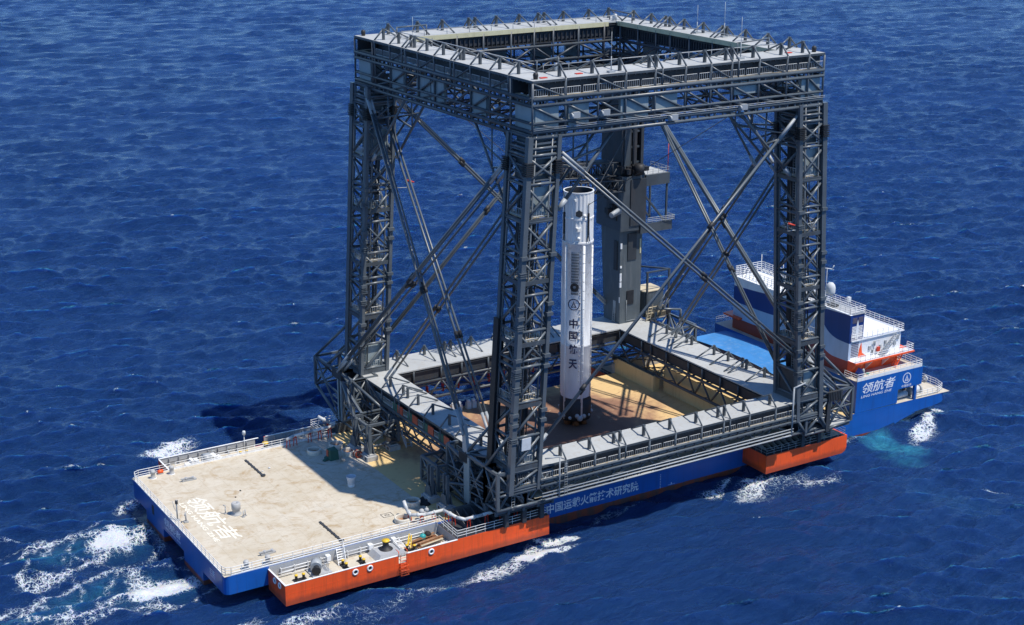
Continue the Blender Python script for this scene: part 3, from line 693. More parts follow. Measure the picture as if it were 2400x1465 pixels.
# one triangular lug: dark post with two sloping tubes, spanning the beam (local y = across, 0 = post)
def lug_proto(a,b,drop):
    p=MB().box(-.22,.22,-.15,.15,0,1.75); p.box(-.15,.15,-.18,-.152,.15,1.55)
    t=MB().tube((0,0,1.68),(0,-a,.05),.13,6); t.tube((0,-.0,1.68),(0,b,.05),.13,6)
    if drop: t.tube((0,-a,.05),(0,-a,-drop),.13,6)
    return p,t
def beam(name,A,B,inw,w,ztop,depth,lugs,panels,top,trim=False,side_pipes=False,lo=0.,hi=0.,dark=False):
    A=Vector((*A,0));B=Vector((*B,0));D=(B-A);L=D.length;D/=L;I=Vector((*inw,0))
    P=lambda s,t,z:A+D*s+I*t+Vector((0,0,ztop+z))
    def bx(m,s0,s1,t0,t1,z0,z1): return m.hexa([P(s0,t0,z0),P(s1,t0,z0),P(s1,t1,z0),P(s0,t1,z0)],[P(s0,t0,z1),P(s1,t0,z1),P(s1,t1,z1),P(s0,t1,z1)])
    m=MB(); d0=depth
    if top: ch=[(-2.55,.30),(-3.4,.26),(-6.9,.28),(-7.75,.26)]; mid=-5.75
    else:   ch=[(-2.6,.28),(-3.35,.24)]; mid=None
    for z,r in ch:
        m.tube(P(0,.05,z),P(L,.05,z),r,8)
    pairs=[(ch[0][0],ch[1][0])]+([(ch[2][0],ch[3][0])] if top else [])
    for za,zb in pairs:
        n=int(L/1.5)
        for i in range(n): s=(i+.5)*L/n; bx(m,s-.14,s+.14,-.05,.2,zb,za)
    nodes=[0]+[.5*(a+b) if b-a<2 else a for a,b in zip(lugs,lugs[1:]+[99]) ]
    nd=[c for c in [lo]+list(lugs)+[L-hi]]
    nd2=[nd[0]]
    for c in nd[1:]:
        if c-nd2[-1]>2: nd2.append(c)
    zb=ch[-1][0]; zt=-.35
    for i,s in enumerate(nd2):
        m.tube(P(s,.05,zt),P(s,.05,zb),.17,6); 
        m.tube(P(s,w-.1,zt),P(s,w-.1,zb+.4),.20,6)
        m.tube(P(s,.05,zb+.4),P(s,w-.1,zb+.4),.16,6)
        if top: m.tube(P(s,.05,mid),P(s,w-.1,mid),.14,6)
    for i,(a,b) in enumerate(zip(nd2,nd2[1:])):
        if top:
            fl=(i%2==0)
            # outer face: long falling diagonals in the upper and lower panels
            m.tube(P(a,.05,-3.4),P(b,.05,mid-.2),.17,6); m.tube(P(a,.05,mid),P(b,.05,-6.9),.13,6)
            m.tube(P(a,w-.1,-3.2),P(b,w-.1,-5.6),.19,6) if fl else m.tube(P(b,w-.1,-3.2),P(a,w-.1,-5.6),.19,6)
            m.tube(P(a,w-.1,-5.6),P(b,w-.1,-7.4),.17,6) if not fl else m.tube(P(b,w-.1,-5.6),P(a,w-.1,-7.4),.17,6)
            m.tube(P(a,.05,-7.4),P(b,w-.1,-7.4),.13,6); m.tube(P(b,.05,-7.4),P(a,w-.1,-7.4),.11,6)
            if i%2==0: m.tube(P(a,.05,-.4),P(b,.05,-2.5),.15,6)
            m.tube(P(a,w*.5,-3.0),P(b,w*.5,-7.2),.10,6)
        else:
            m.tube(P(a,w-.1,-2.6),P((a+b)/2,w-.1,-5.6),.18,6); m.tube(P((a+b)/2,w-.1,-5.6),P(b,w-.1,-2.6),.18,6)
            m.tube(P(a,.4,-3.3),P((a+b)/2,.4,-5.6),.15,6); m.tube(P((a+b)/2,.4,-5.6),P(b,.4,-3.3),.15,6)
            m.tube(P(a,.4,-5.6),P(b,w-.1,-5.6),.10,5)
    if top:
        m.tube(P(0,.05,mid),P(L,.05,mid),.2,8)
        for z,r in ((-3.2,.24),(-5.6,.20),(-7.4,.24)): m.tube(P(0,w-.1,z),P(L,w-.1,z),r,8)
    else:
        for z,r in ((-2.6,.24),(-5.6,.26)): m.tube(P(0,w-.1,z),P(L,w-.1,z),r,8)
        m.tube(P(0,.4,-5.6),P(L,.4,-5.6),.24,8)
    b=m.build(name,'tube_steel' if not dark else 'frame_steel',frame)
    e=MB(); bx(e,0 if lo==0 else lo,L-hi,0,w,-.22,0); 
    e.build('deck_plate','ring_deck',b)
    # edge angle below the plate
    e=MB(); bx(e,0,L,-.06,-.002,-.34,-.02); n=int(L/1.0)
    for i in range(n): s=(i+.5)*L/n; bx(e,s-.05,s+.05,-.02,.5,-.5,-.22)
    e.build('edge_beam','frame_steel',b)
    # recessed dark girders under the plate
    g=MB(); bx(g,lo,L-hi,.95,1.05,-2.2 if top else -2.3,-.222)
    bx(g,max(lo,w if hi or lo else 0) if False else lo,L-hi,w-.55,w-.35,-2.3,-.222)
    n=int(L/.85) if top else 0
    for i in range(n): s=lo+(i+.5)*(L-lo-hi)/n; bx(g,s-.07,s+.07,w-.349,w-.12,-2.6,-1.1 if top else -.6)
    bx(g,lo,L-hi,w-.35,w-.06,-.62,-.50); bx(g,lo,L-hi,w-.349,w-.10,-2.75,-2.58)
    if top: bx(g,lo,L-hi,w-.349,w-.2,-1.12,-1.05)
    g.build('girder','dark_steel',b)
    # walkway and barred handrail below the plate
    wk=MB(); bx(wk,.3,L-.3,.15,.95,-2.36,-2.30); wk.build('walkway','walk_tan',b)
    f=MB()
    for a,c in zip(nd2,nd2[1:]):
        q=(c-a); k=2 if q>4 else 1
        for j in range(k): f.fence(P(a+.25+j*q/k,.12,-2.28),P(a+q*(j+1)/k-.2,.12,-2.28),1.05,.34,.03)
    f.build('handrail','rail_light',b)
    if trim:
        t=MB(); bx(t,w-.0,L-w+.0,w+.002,w+.07,-.75,-.02); t.build('edge_trim','cream_trim',b)
    for (s0,s1,z0,z1) in panels:
        p=MB(); bx(p,s0,s1,.26,.8,z0,z1); n=max(1,int((s1-s0)/1.3)); p.build('wall_panel','panel_grey',b)
    # lugs
    ang=math.atan2(I.y,I.x)-math.pi/2
    pm,tm=lug_proto(1.55 if not top else 1.6,w-1.9 if w<6 else 4.0,2.4)
    proto=None
    for s in lugs:
        if proto is None:
            lo_=pm.build('lug','frame_steel',None); lg=tm.build('lug_stay','tube_steel',None); lg.parent=lo_
            lo_.parent=b; proto=lo_; o=lo_
        else: o=copy_tree(proto,b)
        q=P(s,1.6,0); o.location=q-worg(b); o.rotation_euler=(0,0,ang)
    return b,P,bx,L,nd2
nl=[x-40.5 for x in (49.87,54.98,59.34,60.49,64.86,69.75,74.75,79.06,80.31,84.2,89.53)]
# top ring: near and far beams run the full length, aft and forward beams butt between them
tl=[x-TX0 for x in (49.1,54.4,59.0,64.0,65.2,69.3,73.8,77.6,78.8,82.7,88.0,92.2)]
tb_near,Pn,bxn,Ln,_=beam('top_beam',(TX0,TY0),(TX1,TY0),(0,1),5.6,ZT,7.75,tl,[(.6,4.3,-7.0,-3.7),(5.9,9.2,-6.6,-3.5),(14.5,19.2,-6.8,-3.6),(20.2,24.2,-5.7,-3.6),(34.5,39.0,-4.9,-3.0),(47.3,50.9,-7.0,-3.7)],True)
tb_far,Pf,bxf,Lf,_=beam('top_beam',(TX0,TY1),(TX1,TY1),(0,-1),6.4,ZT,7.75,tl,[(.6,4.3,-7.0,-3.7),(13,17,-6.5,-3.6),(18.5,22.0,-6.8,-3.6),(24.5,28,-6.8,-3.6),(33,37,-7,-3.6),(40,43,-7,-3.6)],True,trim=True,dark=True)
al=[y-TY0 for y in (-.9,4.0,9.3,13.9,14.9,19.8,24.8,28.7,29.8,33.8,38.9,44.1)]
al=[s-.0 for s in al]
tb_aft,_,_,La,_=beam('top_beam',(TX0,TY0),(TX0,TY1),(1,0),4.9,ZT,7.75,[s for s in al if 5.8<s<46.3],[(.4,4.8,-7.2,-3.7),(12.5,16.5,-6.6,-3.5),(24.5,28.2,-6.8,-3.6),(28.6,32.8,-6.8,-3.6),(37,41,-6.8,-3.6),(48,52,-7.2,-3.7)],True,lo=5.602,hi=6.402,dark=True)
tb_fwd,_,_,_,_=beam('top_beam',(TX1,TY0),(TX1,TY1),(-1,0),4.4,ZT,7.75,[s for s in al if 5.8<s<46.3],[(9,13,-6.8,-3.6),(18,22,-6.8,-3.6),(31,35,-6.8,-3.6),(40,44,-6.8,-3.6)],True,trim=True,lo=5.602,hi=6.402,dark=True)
# bottom ring
bb_near,Pb,bxb,Lb,ndb=beam('bottom_beam',(BX0,BY0),(BX1,BY0),(0,1),5.0,ZB,5.6,nl,[],False)
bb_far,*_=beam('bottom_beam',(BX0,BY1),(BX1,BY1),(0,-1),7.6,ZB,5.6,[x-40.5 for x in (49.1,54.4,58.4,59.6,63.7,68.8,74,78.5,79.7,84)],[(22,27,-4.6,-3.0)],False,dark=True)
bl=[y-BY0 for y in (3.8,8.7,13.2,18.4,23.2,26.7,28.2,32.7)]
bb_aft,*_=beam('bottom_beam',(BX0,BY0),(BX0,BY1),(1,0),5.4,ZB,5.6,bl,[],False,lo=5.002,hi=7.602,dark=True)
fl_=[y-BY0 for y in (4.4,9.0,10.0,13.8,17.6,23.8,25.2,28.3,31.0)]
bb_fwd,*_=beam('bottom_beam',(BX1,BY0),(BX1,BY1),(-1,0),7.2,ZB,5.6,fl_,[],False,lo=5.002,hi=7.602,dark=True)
# cabinets hung on the aft lower walkway
for y in (10.5,15.5,20.6,25.6):
    c=MB().box(BX0+.0,BX0+.14,y,y+1.7,6.0,7.5); c.build('cabinet','red_brown',bb_aft); MB().box(BX0+.0,BX0+.14,y+1.75,y+3.3,6.0,7.5).build('cabinet','green_cloth',bb_aft)
# outboard pipe racks along the near lower beam
pr=MB()
for y,z,r in ((-7.5,6.35,.19),(-7.55,5.5,.19)): pr.tube((45.3,y,z),(93.5,y,z),r,8)
pr.build('pipe_run','tube_steel',bb_near)
pr=MB()
for x in np.arange(46,93,1.7): pr.box(x-.1,x+.1,-7.5,-7.0,5.0,6.3)
pr.build('pipe_saddle','dark_steel',bb_near)
pr=MB()
for y,z,r in ((-7.65,4.35,.09),(-7.65,3.85,.12)): pr.tube((45.5,y,z),(93,y,z),r,8)
pr.tube((46,-7.7,3.3),(91.5,-7.7,3.3),.12,8)
for x in np.arange(47.5,91,2.6): pr.bar((x,-7.7,3.3),(x,-6.9,3.6),.10,.10); pr.tube((x,-7.65,4.35),(x,-7.65,3.85),.05,5)
pr.build('pipe_run','rail_grey',bb_near)
pr=MB()
for i,x in enumerate(np.arange(48,86,8.8)): pr.tube((x,-7.6,3.9),(x+5.,-6.9,4.9),.08,5); pr.tube((x+1,-7.6,4.6),(x+6,-6.9,4.0),.07,5)
pr.build('pipe_brace','tube_steel',bb_near)
wk=MB().box(44.6,93,-7.1,-2.3,3.6,3.66); wk.build('service_floor','walk_tan',bb_near)
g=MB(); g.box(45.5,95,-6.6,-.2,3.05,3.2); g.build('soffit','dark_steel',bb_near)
for x,zt in ((48.3,9.6),(92.6,11.3)):
    a=MB()
    if x<60: a.path([(x,-7.9,3.3),(x,-7.9,zt),(x-2.2,-7.4,zt)],.11,6); a.ladder((x+1.2,-7.8,3.4),(x+1.2,-7.8,8.6),.5,.4,(1,0,0),.03)
    else: a.path([(x-2,-7.7,3.3),(x,-7.7,3.3),(x,-7.7,zt),(x+2.6,-7.4,zt+.3)],.14,8)
    a.build('riser_pipe','rail_grey',bb_near)
# pipes along the far side, white with red clips
pr=MB(); pr.tube((46,42.6,2.0),(92,42.6,2.0),.22,8); pr.build('pipe_run','pipe_white',bb_far)
pr=MB(); pr.tube((46,43.4,3.0),(92,43.4,3.0),.2,8); pr.tube((46,43.0,3.9),(92,43.0,3.9),.16,8); pr.build('pipe_run','rail_grey',bb_far)
pr=MB()
for x in np.arange(48,91,3.1): pr.box(x-.12,x+.12,42.3,42.9,1.6,3.1)
pr.build('pipe_clip','red_paint',bb_far)
# thin tension wires below the near top beam, lamps and winches on the lower chord
w_=MB()
for z in (-6.35,-6.6): w_.tube((TX0,TY0-.25,ZT+z),(TX1+.3,TY0-.25,ZT+z),.045,5)
w_.build('tension_wire','rail_grey',tb_near)
for s,z in ((6.6,-5.0),(11.5,-5.1),(23.2,-6.9),(35.8,-6.6)):
    c=MB().box(TX0+s-.55,TX0+s+.55,TY0-.75,TY0-.3,ZT+z-.4,ZT+z+.4); c.tube((TX0+s-.85,TY0-.5,ZT+z-.1),(TX0+s-.55,TY0-.5,ZT+z-.1),.42,10); c.build('cable_winch','rail_grey',tb_near)
# antennas, beacons on the top ring
for x,y,hh in ((57.0,-6.2,5.5),(80.2,-5.6,6.0),(47.5,33,4.0),(92.5,20,4.5),(93.2,14,5.5)):
    a=MB().tube((x,y,ZT),(x,y,ZT+hh),.035,5); a.tube((x,y,ZT),(x,y,ZT+hh*.4),.08,6); a.box(x-.5,x+.5,y-.35,y+.35,ZT,ZT+.25); a.build('antenna','rail_grey',tb_near)
for x,y in ((51.5,-1.2),(91.0,40.8)): MB().lathe((x,y,ZT),[(0,0),(.42,0),(.42,.9),(.3,1.05),(0,1.05)],10).build('beacon','sack_white',tb_near)
for x,y in ((45.0,-5.9),(44.9,44.8),(94.2,-5.7)): MB().lathe((x,y,ZT),[(0,0),(.3,0),(.38,.6),(.25,.9),(0,.9)],8).build('camera_housing','black_steel',tb_near)
for x,y in ((46.4,-5.6),(52.5,-5.0),(90.2,-4.6)): MB().box(x-.5,x+.5,y-.3,y+.3,ZT+.01,ZT+.12).build('hatch_marker','red_paint',tb_near)
# light hand line along the inner edges
hl=MB()
for a,b_ in (((49,-1.6),(90.5,-1.6)),((49,39.7),(90.5,39.7)),((48.5,0),(48.5,39)),((91,0),(91,39))): hl.tube((*a,ZT+.95),(*b_,ZT+.95),.07,5)
for i in range(11):
    t=i/10
    for a,b_ in (((49,-1.6),(90.5,-1.6)),((49,39.7),(90.5,39.7))): hl.tube((a[0]+(b_[0]-a[0])*t,a[1],ZT),(a[0]+(b_[0]-a[0])*t,a[1],ZT+.95),.05,5)
hl.build('hand_line','rail_grey',tb_near)
# portal guard tubes at the corners of the ring
pg=MB()
for xa,xb,y in ((83.0,89.0,-1.5),(48.0,51.5,-1.5)):
    pg.path([(xa,y,ZT),(xa,y,ZT+1.6),(xb,y,ZT+1.9),(xb,y,ZT)],.12,6)
pg.path([(48.4,40,ZT),(48.4,40,ZT+1.6),(54,40.5,ZT+1.6),(54,40.5,ZT)],.12,6); pg.path([(90.8,42,ZT),(90.8,42,ZT+1.7),(91.2,36,ZT+1.5),(91.2,36,ZT)],.12,6)
pg.build('guard_portal','tube_steel',tb_near)

# ------------- lattice towers
def tower(bx,by,lx,ly,sx,sy,label=None,extra=0):
    """bx,by outer corner at z=8.5; lx,ly shift up to z=63; sx,sy direction towards the inside"""
    x0,x1=sorted((bx,bx+sx*CW)); y0,y1=sorted((by,by+sy*CD))
    def P(fx,fy,z):
        k=(z-ZB)/(ZT-ZB); return Vector((x0+(x1-x0)*fx+lx*k,y0+(y1-y0)*fy+ly*k,z))
    m=MB(); z0,z1=5.2,56.2
    for fx in (0,1):
        for fy in (0,1):
            big=.52 if (fx==0)==(sx>0) and (fy==0)==(sy>0) else .40
            m.bar(P(fx,fy,z0),P(fx,fy,z1),big*1.5,big*1.5)
            for q in (.22,):   # slimmer guide tube beside each leg
                ax_=P(fx+(q if fx==0 else -q),fy,z0); bx_=P(fx+(q if fx==0 else -q),fy,z1); 
                if fy==0: m.tube(ax_,bx_,.13,6)
                ay_=P(fx,fy+(q*.6 if fy==0 else -q*.6),z0); by_=P(fx,fy+(q*.6 if fy==0 else -q*.6),z1); m.tube(ay_,by_,.15,6)
    lv=[z0+.4]+[8.5+5.15*i for i in range(9)]+[53.6]
    for i,z in enumerate(lv):
        faces=[((0,0),(1,0)),((1,0),(1,1)),((1,1),(0,1)),((0,1),(0,0))]
        for a,b in faces:
            m.tube(P(*a,z),P(*b,z),.22,7)
            if i%3==1: m.tube(P(*a,z+.95),P(*b,z+.95),.20,7)
        if i<len(lv)-1:
            zz=lv[i+1]
            for j,(a,b) in enumerate(faces):
                if i in (4,5,6) or j in (2,): m.tube(P(*a,z+.2),P(*b,zz-.2),.20,6); m.tube(P(*b,z+.2),P(*a,zz-.2),.17,6)
                elif j==0:
                    m.tube(P(*a,z+.3),P(*b,zz-.2),.22,6)
                    if i>6: m.tube(P(*b,z+.3),P(*a,zz-.2),.19,6)
                else:
                    if i%2==0: m.tube(P(*a,z+.2),P(*b,zz-.2),.22,6)
                    else: m.tube(P(*b,z+.2),P(*a,zz-.2),.22,6)
            m.tube(P(0,.5,z),P(1,.5,z),.10,5)
    t=m.build('lattice_tower','tube_steel',frame)
    # head: closed box with ribs where the tower carries the ring
    e=.16
    hb=MB(); za,zb=49.8,57.4
    hb.hexa([P(e,e,za),P(1-e,e,za),P(1-e,1-e,za),P(e,1-e,za)],[P(e,e,zb),P(1-e,e,zb),P(1-e,1-e,zb),P(e,1-e,zb)]); hb.build('head_box','drive_grey',t)
    rb=MB()
    for i in range(7):
        z=50.2+i*1.0
        rb.bar(P(.05,.02,z),P(.95,.02,z),.22,.26 if i%2 else .16); rb.bar(P(.02,.05,z),P(.02,.95,z),.22,.2); rb.bar(P(.98,.05,z),P(.98,.95,z),.22,.2)
    rb.build('head_rib','tube_steel',t)
    fnd=MB()
    for i in range(7):
        z=51.0+i*.28
        for fx,fy in ((0,0),(1,0),(0,1),(1,1)):
            c=P(fx,fy,z); fnd.box(c.x-.62,c.x+.62,c.y-.62,c.y+.62,z,z+.13)
    fnd.build('clamp_stack','black_steel',t)
    wp=MB(); wp.hexa([P(.14,.09,45.3),P(.86,.09,45.3),P(.86,.13,45.3),P(.14,.13,45.3)],[P(.14,.09,49.2),P(.86,.09,49.2),P(.86,.13,49.2),P(.14,.13,49.2)]) 
    wp.hexa([P(.14,.09,9.2),P(.86,.09,9.2),P(.86,.13,9.2),P(.14,.13,9.2)],[P(.14,.09,13.2),P(.86,.09,13.2),P(.86,.13,13.2),P(.14,.13,13.2)]); wp.build('wall_panel','panel_grey',t)
    # hoist shaft, ducts and cables inside
    sh=MB(); sh.hexa([P(.30,.45,2),P(.62,.45,2),P(.62,.85,2),P(.30,.85,2)],[P(.30,.45,50),P(.62,.45,50),P(.62,.85,50),P(.30,.85,50)]) if extra else None
    for fx,fy,r in ((.36,.2,.12),(.46,.18,.08),(.52,.22,.07),(.6,.2,.10),(.25,.15,.06),(.8,.75,.14),(.2,.6,.13),(.7,.55,.10),(.18,.35,.09)): sh.tube(P(fx,fy,3),P(fx,fy,50.5),r,5)
    for i,z in enumerate(np.arange(12,48,3.3)): c=P(.3+.4*rng.rand(),.3+.5*rng.rand(),z); sh.box(c.x-.4,c.x+.4,c.y-.4,c.y+.4,z,z+1.1+rng.rand())
    sh.build('duct_bundle','dark_steel',t)
    ld=MB(); ld.ladder(P(.18,.06,3),P(.18,.06,50),.5,.42,(1,0,0),.035); ld.ladder(P(.06,.3,10),P(.06,.3,48),.5,.42,(0,1,0),.03); ld.build('ladder','rail_grey',t)
    ln=MB(); hr=MB(); sb=MB()
    for i,z in enumerate((9.3,18.6,27.6,36.4,45.0)):
        pts=[P(.04,.04,z),P(.96,.04,z),P(.96,.96,z),P(.04,.96,z)]
        q=[P(.45,.5,z)]
        ln.hexa(pts,[p+Vector((0,0,.10)) for p in pts])
        o_=[P(-.02,-.02,z),P(1.02,-.02,z),P(1.02,1.02,z),P(-.02,1.02,z)]
        for a,b in zip(o_,o_[1:]+[o_[0]]): sb.bar(a-Vector((0,0,.35)),b-Vector((0,0,.35)),.16,.62)
        for a,b in zip(pts,pts[1:]+[pts[0]]): hr.fence(a+(b-a)*.13+Vector((0,0,.1)),a+(b-a)*.87+Vector((0,0,.1)),1.15,.38,.035)
        zz=z+.1
        if i<4:
            for s_ in (.55,.85): hr.bar(P(s_,.3,zz),P(s_,.85,zz+4.2),.06,.14)
            for j in range(10): c=P(.7,.3+.055*(j+.5),zz+.42*(j+.5)); hr.box(c.x-.6,c.x+.6,c.y-.12,c.y+.12,c.z-.02,c.z+.02)
    ln.build('landing','walk_tan',t); sb.build('landing_edge','frame_steel',t); hr.build('handrail','rail_light',t)
    cl=MB(); 
    for z in (15.5,17.0,23.5,25,31.0,32.5,39.5):
        for fx,fy in ((1,0),(0,0)):
            c=P(fx,fy,z); cl.box(c.x-.55,c.x+.45,c.y-.62,c.y+.3,z,z+.5)
    for z in (13,20.6,22.6,29.5,37):
        c=P(0,0,z)
        for q in (0,.3,.6): cl.box(c.x-.55,c.x+.55,c.y-.55,c.y+.55,z+q,z+q+.12)
    cl.build('leg_clamp','tube_steel',t)
    return t,P
tF,PF=tower(BX0,BY0,3.37,.2,1,1,extra=1)
tL,PL=tower(BX0,BY1,3.37,.6,1,-1)
tR,PR=tower(BX1,BY0,-3.45,.2,-1,1,extra=1)
# dark weather cladding on the inboard leg of the near tower, white cabinet on its foot
MB().bar(PF(0,1,1),PF(0,1,30),1.15,1.15).build('leg_cladding','black_steel',tF)
MB().hexa([PF(.3,-.05,11.6),PF(.62,-.05,11.6),PF(.62,0,11.6),PF(.3,0,11.6)],[PF(.3,-.05,13.4),PF(.62,-.05,13.4),PF(.62,0,13.4),PF(.3,0,13.4)]).build('notice_board','sack_white',tF)
MB().hexa([PR(.02,.1,7),PR(.02,.9,7),PR(.08,.9,7),PR(.08,.1,7)],[PR(.02,.1,13.5),PR(.02,.9,13.5),PR(.08,.9,13.5),PR(.08,.1,13.5)]).build('wall_panel','dark_steel',tR)
# red windsocks on short booms
for P_,z,d in ((PL,39.5,(2.2,-1.2)),(PR,37.0,(-2.2,.2))):
    b0=P_(1 if d[0]>0 else 0,0,z); b1=b0+Vector((d[0],d[1],0)); a=MB().path([b0,b1,b1+Vector((0,0,1.3))],.06,5); o=a.build('windsock_boom','rail_grey',tL if d[0]>0 else tR)
    MB().tube(b1+Vector((0,0,1.2)),b1+Vector((1.1,-.4,.85)),.2,8,.1).build('windsock','red_paint',o)

# ------------- solid drive tower in the far forward corner with its carriage
TXa,TYa=93.0,39.9
dt=MB(); dt.hexa([(TXa,TYa,8.2),(97.5,TYa,8.2),(97.9,44.9,8.2),(TXa,44.9,8.2)],[(92.9,TYa+.4,26.5),(97.9,TYa+.4,26.5),(98.0,46.2,26.5),(92.9,46.2,26.5)])
drive=dt.build('drive_tower','drive_grey',frame)
c=MB(); c.box(92.75,92.9,40.9,41.9,18.5,24.0); c.box(94.6,96.5,40.05,40.3,20.3,25.3); c.build('wall_recess','dark_steel',drive)
MB().box(94.5,96.0,39.86,40.02,12.0,14.6).build('wall_opening','black_steel',drive)
MB().box(92.93,93.0,41.2,42.0,10.2,12.6).build('service_door','rail_grey',drive)
MB().ladder((92.6,41.4,8.5),(92.9,41.6,11.4),.6,.4,(0,1,0),.05).build('ladder','rail_grey',drive)
MB().path([(94.4,39.8,12.9),(94.4,39.8,8.9),(97.4,39.8,8.9)],.05,5).build('conduit','rail_grey',drive)
MB().box(97.3,97.55,40.1,40.5,21.3,24).build('warning_plate','cream_trim',drive)
pp=MB()
for i in range(6): z=12+rng.rand()*11; pp.box(92.94,93.3,40.02,40.12+.2*rng.rand(),z,z+.4+.8*rng.rand())
pp.build('peeled_paint','rail_white',drive)
cg=MB(); cg.prism([(92.2,39.2,26.2),(96.2,39.2,26.0),(97.9,40.0,26.2),(98.0,46.8,26.2),(92.2,46.8,26.2)],(0,0,10.0)); cg.build('carriage','frame_steel',drive)
MB().box(94.2,97.6,39.02,39.3,27,35.5).build('carriage_door','dark_steel',drive)
MB().box(92.05,92.2,40.4,43.5,28,35).build('carriage_door','dark_steel',drive)
cu=MB(); cu.box(92.9,95.0,40.4,46.6,36.2,57.2); cu.box(95.8,96.4,40.6,46.4,36.2,57.2); cu.box(97.3,97.9,40.6,46.4,36.2,57.2); cu.box(95.0,97.9,43.5,46.0,36.2,57.2)
cu.build('mast_column','dark_steel',drive)
r_=MB()
for i in range(7): z=38+i*2.8; r_.box(95.0,97.9,40.9,43.4,z,z+.35)
r_.box(93.4,94.6,40.2,40.41,37,57); r_.tube((95.4,40.4,36),(95.4,40.4,57),.16,6); r_.build('mast_rib','frame_steel',drive)
pf=MB(); pf.box(97.9,103.2,39.6,45.5,33.8,35.8); pf.bar((102.9,40,33.8),(102.9,40,26.2),.3,.3); pf.bar((102.9,45,33.8),(102.9,45,26.2),.3,.3); pf.bar((98,40,32),(102.9,40,26.4),.3,.3); pf.bar((98,45,32),(102.9,45,26.4),.3,.3); pf.box(96.5,103.6,39.0,39.5,25.3,27.0); pf.build('service_platform','frame_steel',drive)
MB().box(98.1,103.0,39.8,45.3,35.8,35.86).build('platform_deck','ring_deck',drive)
f=MB(); f.rail([(98.2,39.2,27.0),(103.8,38.6,27.0),(103.8,41,27.0)],1.0,.9,.05,3); f.rail([(98.2,39.7,35.9),(103.1,39.7,35.9),(103.1,45.3,35.9)],.9,1.2,.04,2); f.build('handrail','rail_grey',drive)
MB().tube((103.0,40.0,35.8),(103.0,40.0,41.0),.07,5).build('antenna','red_paint',drive)
mc=MB()
for i in range(16): x=92.3+rng.rand()*5; y=39.0+rng.rand()*1.0; z=35.9+rng.rand()*1.2; mc.box(x,x+.5+rng.rand()*.6,y,y+.5+rng.rand(),z,z+.5+rng.rand()*.7)
for i in range(12): x=90.2+rng.rand()*2.0; y=39.3+rng.rand()*4; z=28.5+rng.rand()*7; mc.box(x,x+.7+rng.rand(),y,y+.6+rng.rand(),z,z+.5+rng.rand()*.9)
mc.build('machinery','black_steel',drive)
MB().lathe((95.8,38.9,36.6),[(0,-.2),(.9,-.2),(.9,1.6),(0,1.6)],12).build('winch_drum','black_steel',drive)
ca=MB(); ca.tube((92.2,39.2,30.5),(88.6,37.2,30.2),.42,8); 
for i in range(9): t=i/9; ca.tube((92.2-3.6*t,39.2-2*t,30.5),(92.1-3.6*t,39.2-2*t,29.6),.18,6)
ca.build('buffer_arm','rail_grey',drive)
# lattice arm reaching from the carriage across behind the rocket
arm=MB()
def truss(m,a,b,w,hh,n,r=.13):
    a=Vector(a);b=Vector(b);d=(b-a).normalized();s=d.cross(Vector((0,0,1))).normalized()*w/2;u=Vector((0,0,hh/2))
    cs=[s+u,-s+u,-s-u,s-u]
    for c in cs: m.tube(a+c,b+c,r*1.3,6)
    for i in range(n+1):
        p=a.lerp(b,i/n)
        for j in range(4): m.tube(p+cs[j],p+cs[(j+1)%4],r,5)
        if i<n:
            q=a.lerp(b,(i+1)/n)
            for j in range(4): m.tube(p+cs[j],q+cs[(j+1)%4],r,5)
truss(arm,(92.3,42.5,37.2),(73.5,33.0,40.6),3.2,2.4,8); truss(arm,(92.3,40.0,34.6),(78.5,33.5,37.0),2.2,2.0,6,.10); truss(arm,(80,36,39.5),(66.5,31,41.5),2.0,1.6,6,.10)
arm.build('lattice_arm','dark_steel',drive)
af=MB()
for p in ((88,40),(83,37.5),(78,35)): af.box(p[0]-1.6,p[0]+1.6,p[1]-1,p[1]+1,39.3,39.5)
af.build('arm_floor','dark_steel',drive)
# machinery house on the bottom ring beside the drive tower
mh=MB(); mh.box(99.0,103.3,40.5,44.6,8.6,13.4); mh.build('machinery_house','drive_grey',drive)
MB().box(98.9,103.4,40.4,44.7,13.4,13.55).build('house_roof','walk_tan',drive)
fr=MB(); fr.bar((99.3,40.2,8.6),(99.3,40.2,17.4),.3,.3); fr.bar((104.3,40.2,8.6),(104.3,40.2,17.4),.3,.3); fr.bar((99.0,40.2,17.3),(104.4,40.2,17.3),.25,.25); fr.bar((99.3,46,17.3),(104.3,40.2,17.3),.25,.25); fr.bar((99.3,46,8.6),(99.3,46,17.4),.5,.3); fr.build('hoist_gantry','frame_steel',drive)
f=MB(); f.fence((98.2,38.8,8.6),(102.6,38.8,8.6),1.2,.3,.05); f.fence((98.2,38.8,9.8),(102.6,38.8,9.8),1.2,.5,.05); f.ladder((98.4,38.5,8.5),(99.2,38.7,11.5),.8,.45,(1,0,0),.06); f.build('handrail','walk_tan',drive)

# ------------- outriggers, feet
def boxtruss(m,corners,levels,r=.2,diag=True):
    n=len(corners)
    for (x,y),(zlo,zhi) in zip(corners,levels): m.bar((x,y,zlo),(x,y,zhi),.44,.44)
    for i in range(n):
        (xa,ya),(xb,yb)=corners[i],corners[(i+1)%n]; (la,ha),(lb,hb)=levels[i],levels[(i+1)%n]
        m.bar((xa,ya,ha),(xb,yb,hb),.38,.38); m.tube((xa,ya,la),(xb,yb,lb),r,6); m.tube((xa,ya,(la+ha)/2),(xb,yb,(lb+hb)/2),r*.8,6)
        if diag: m.tube((xa,ya,la),(xb,yb,hb),r,6); m.tube((xa,ya,ha),(xb,yb,lb),r*.9,6)
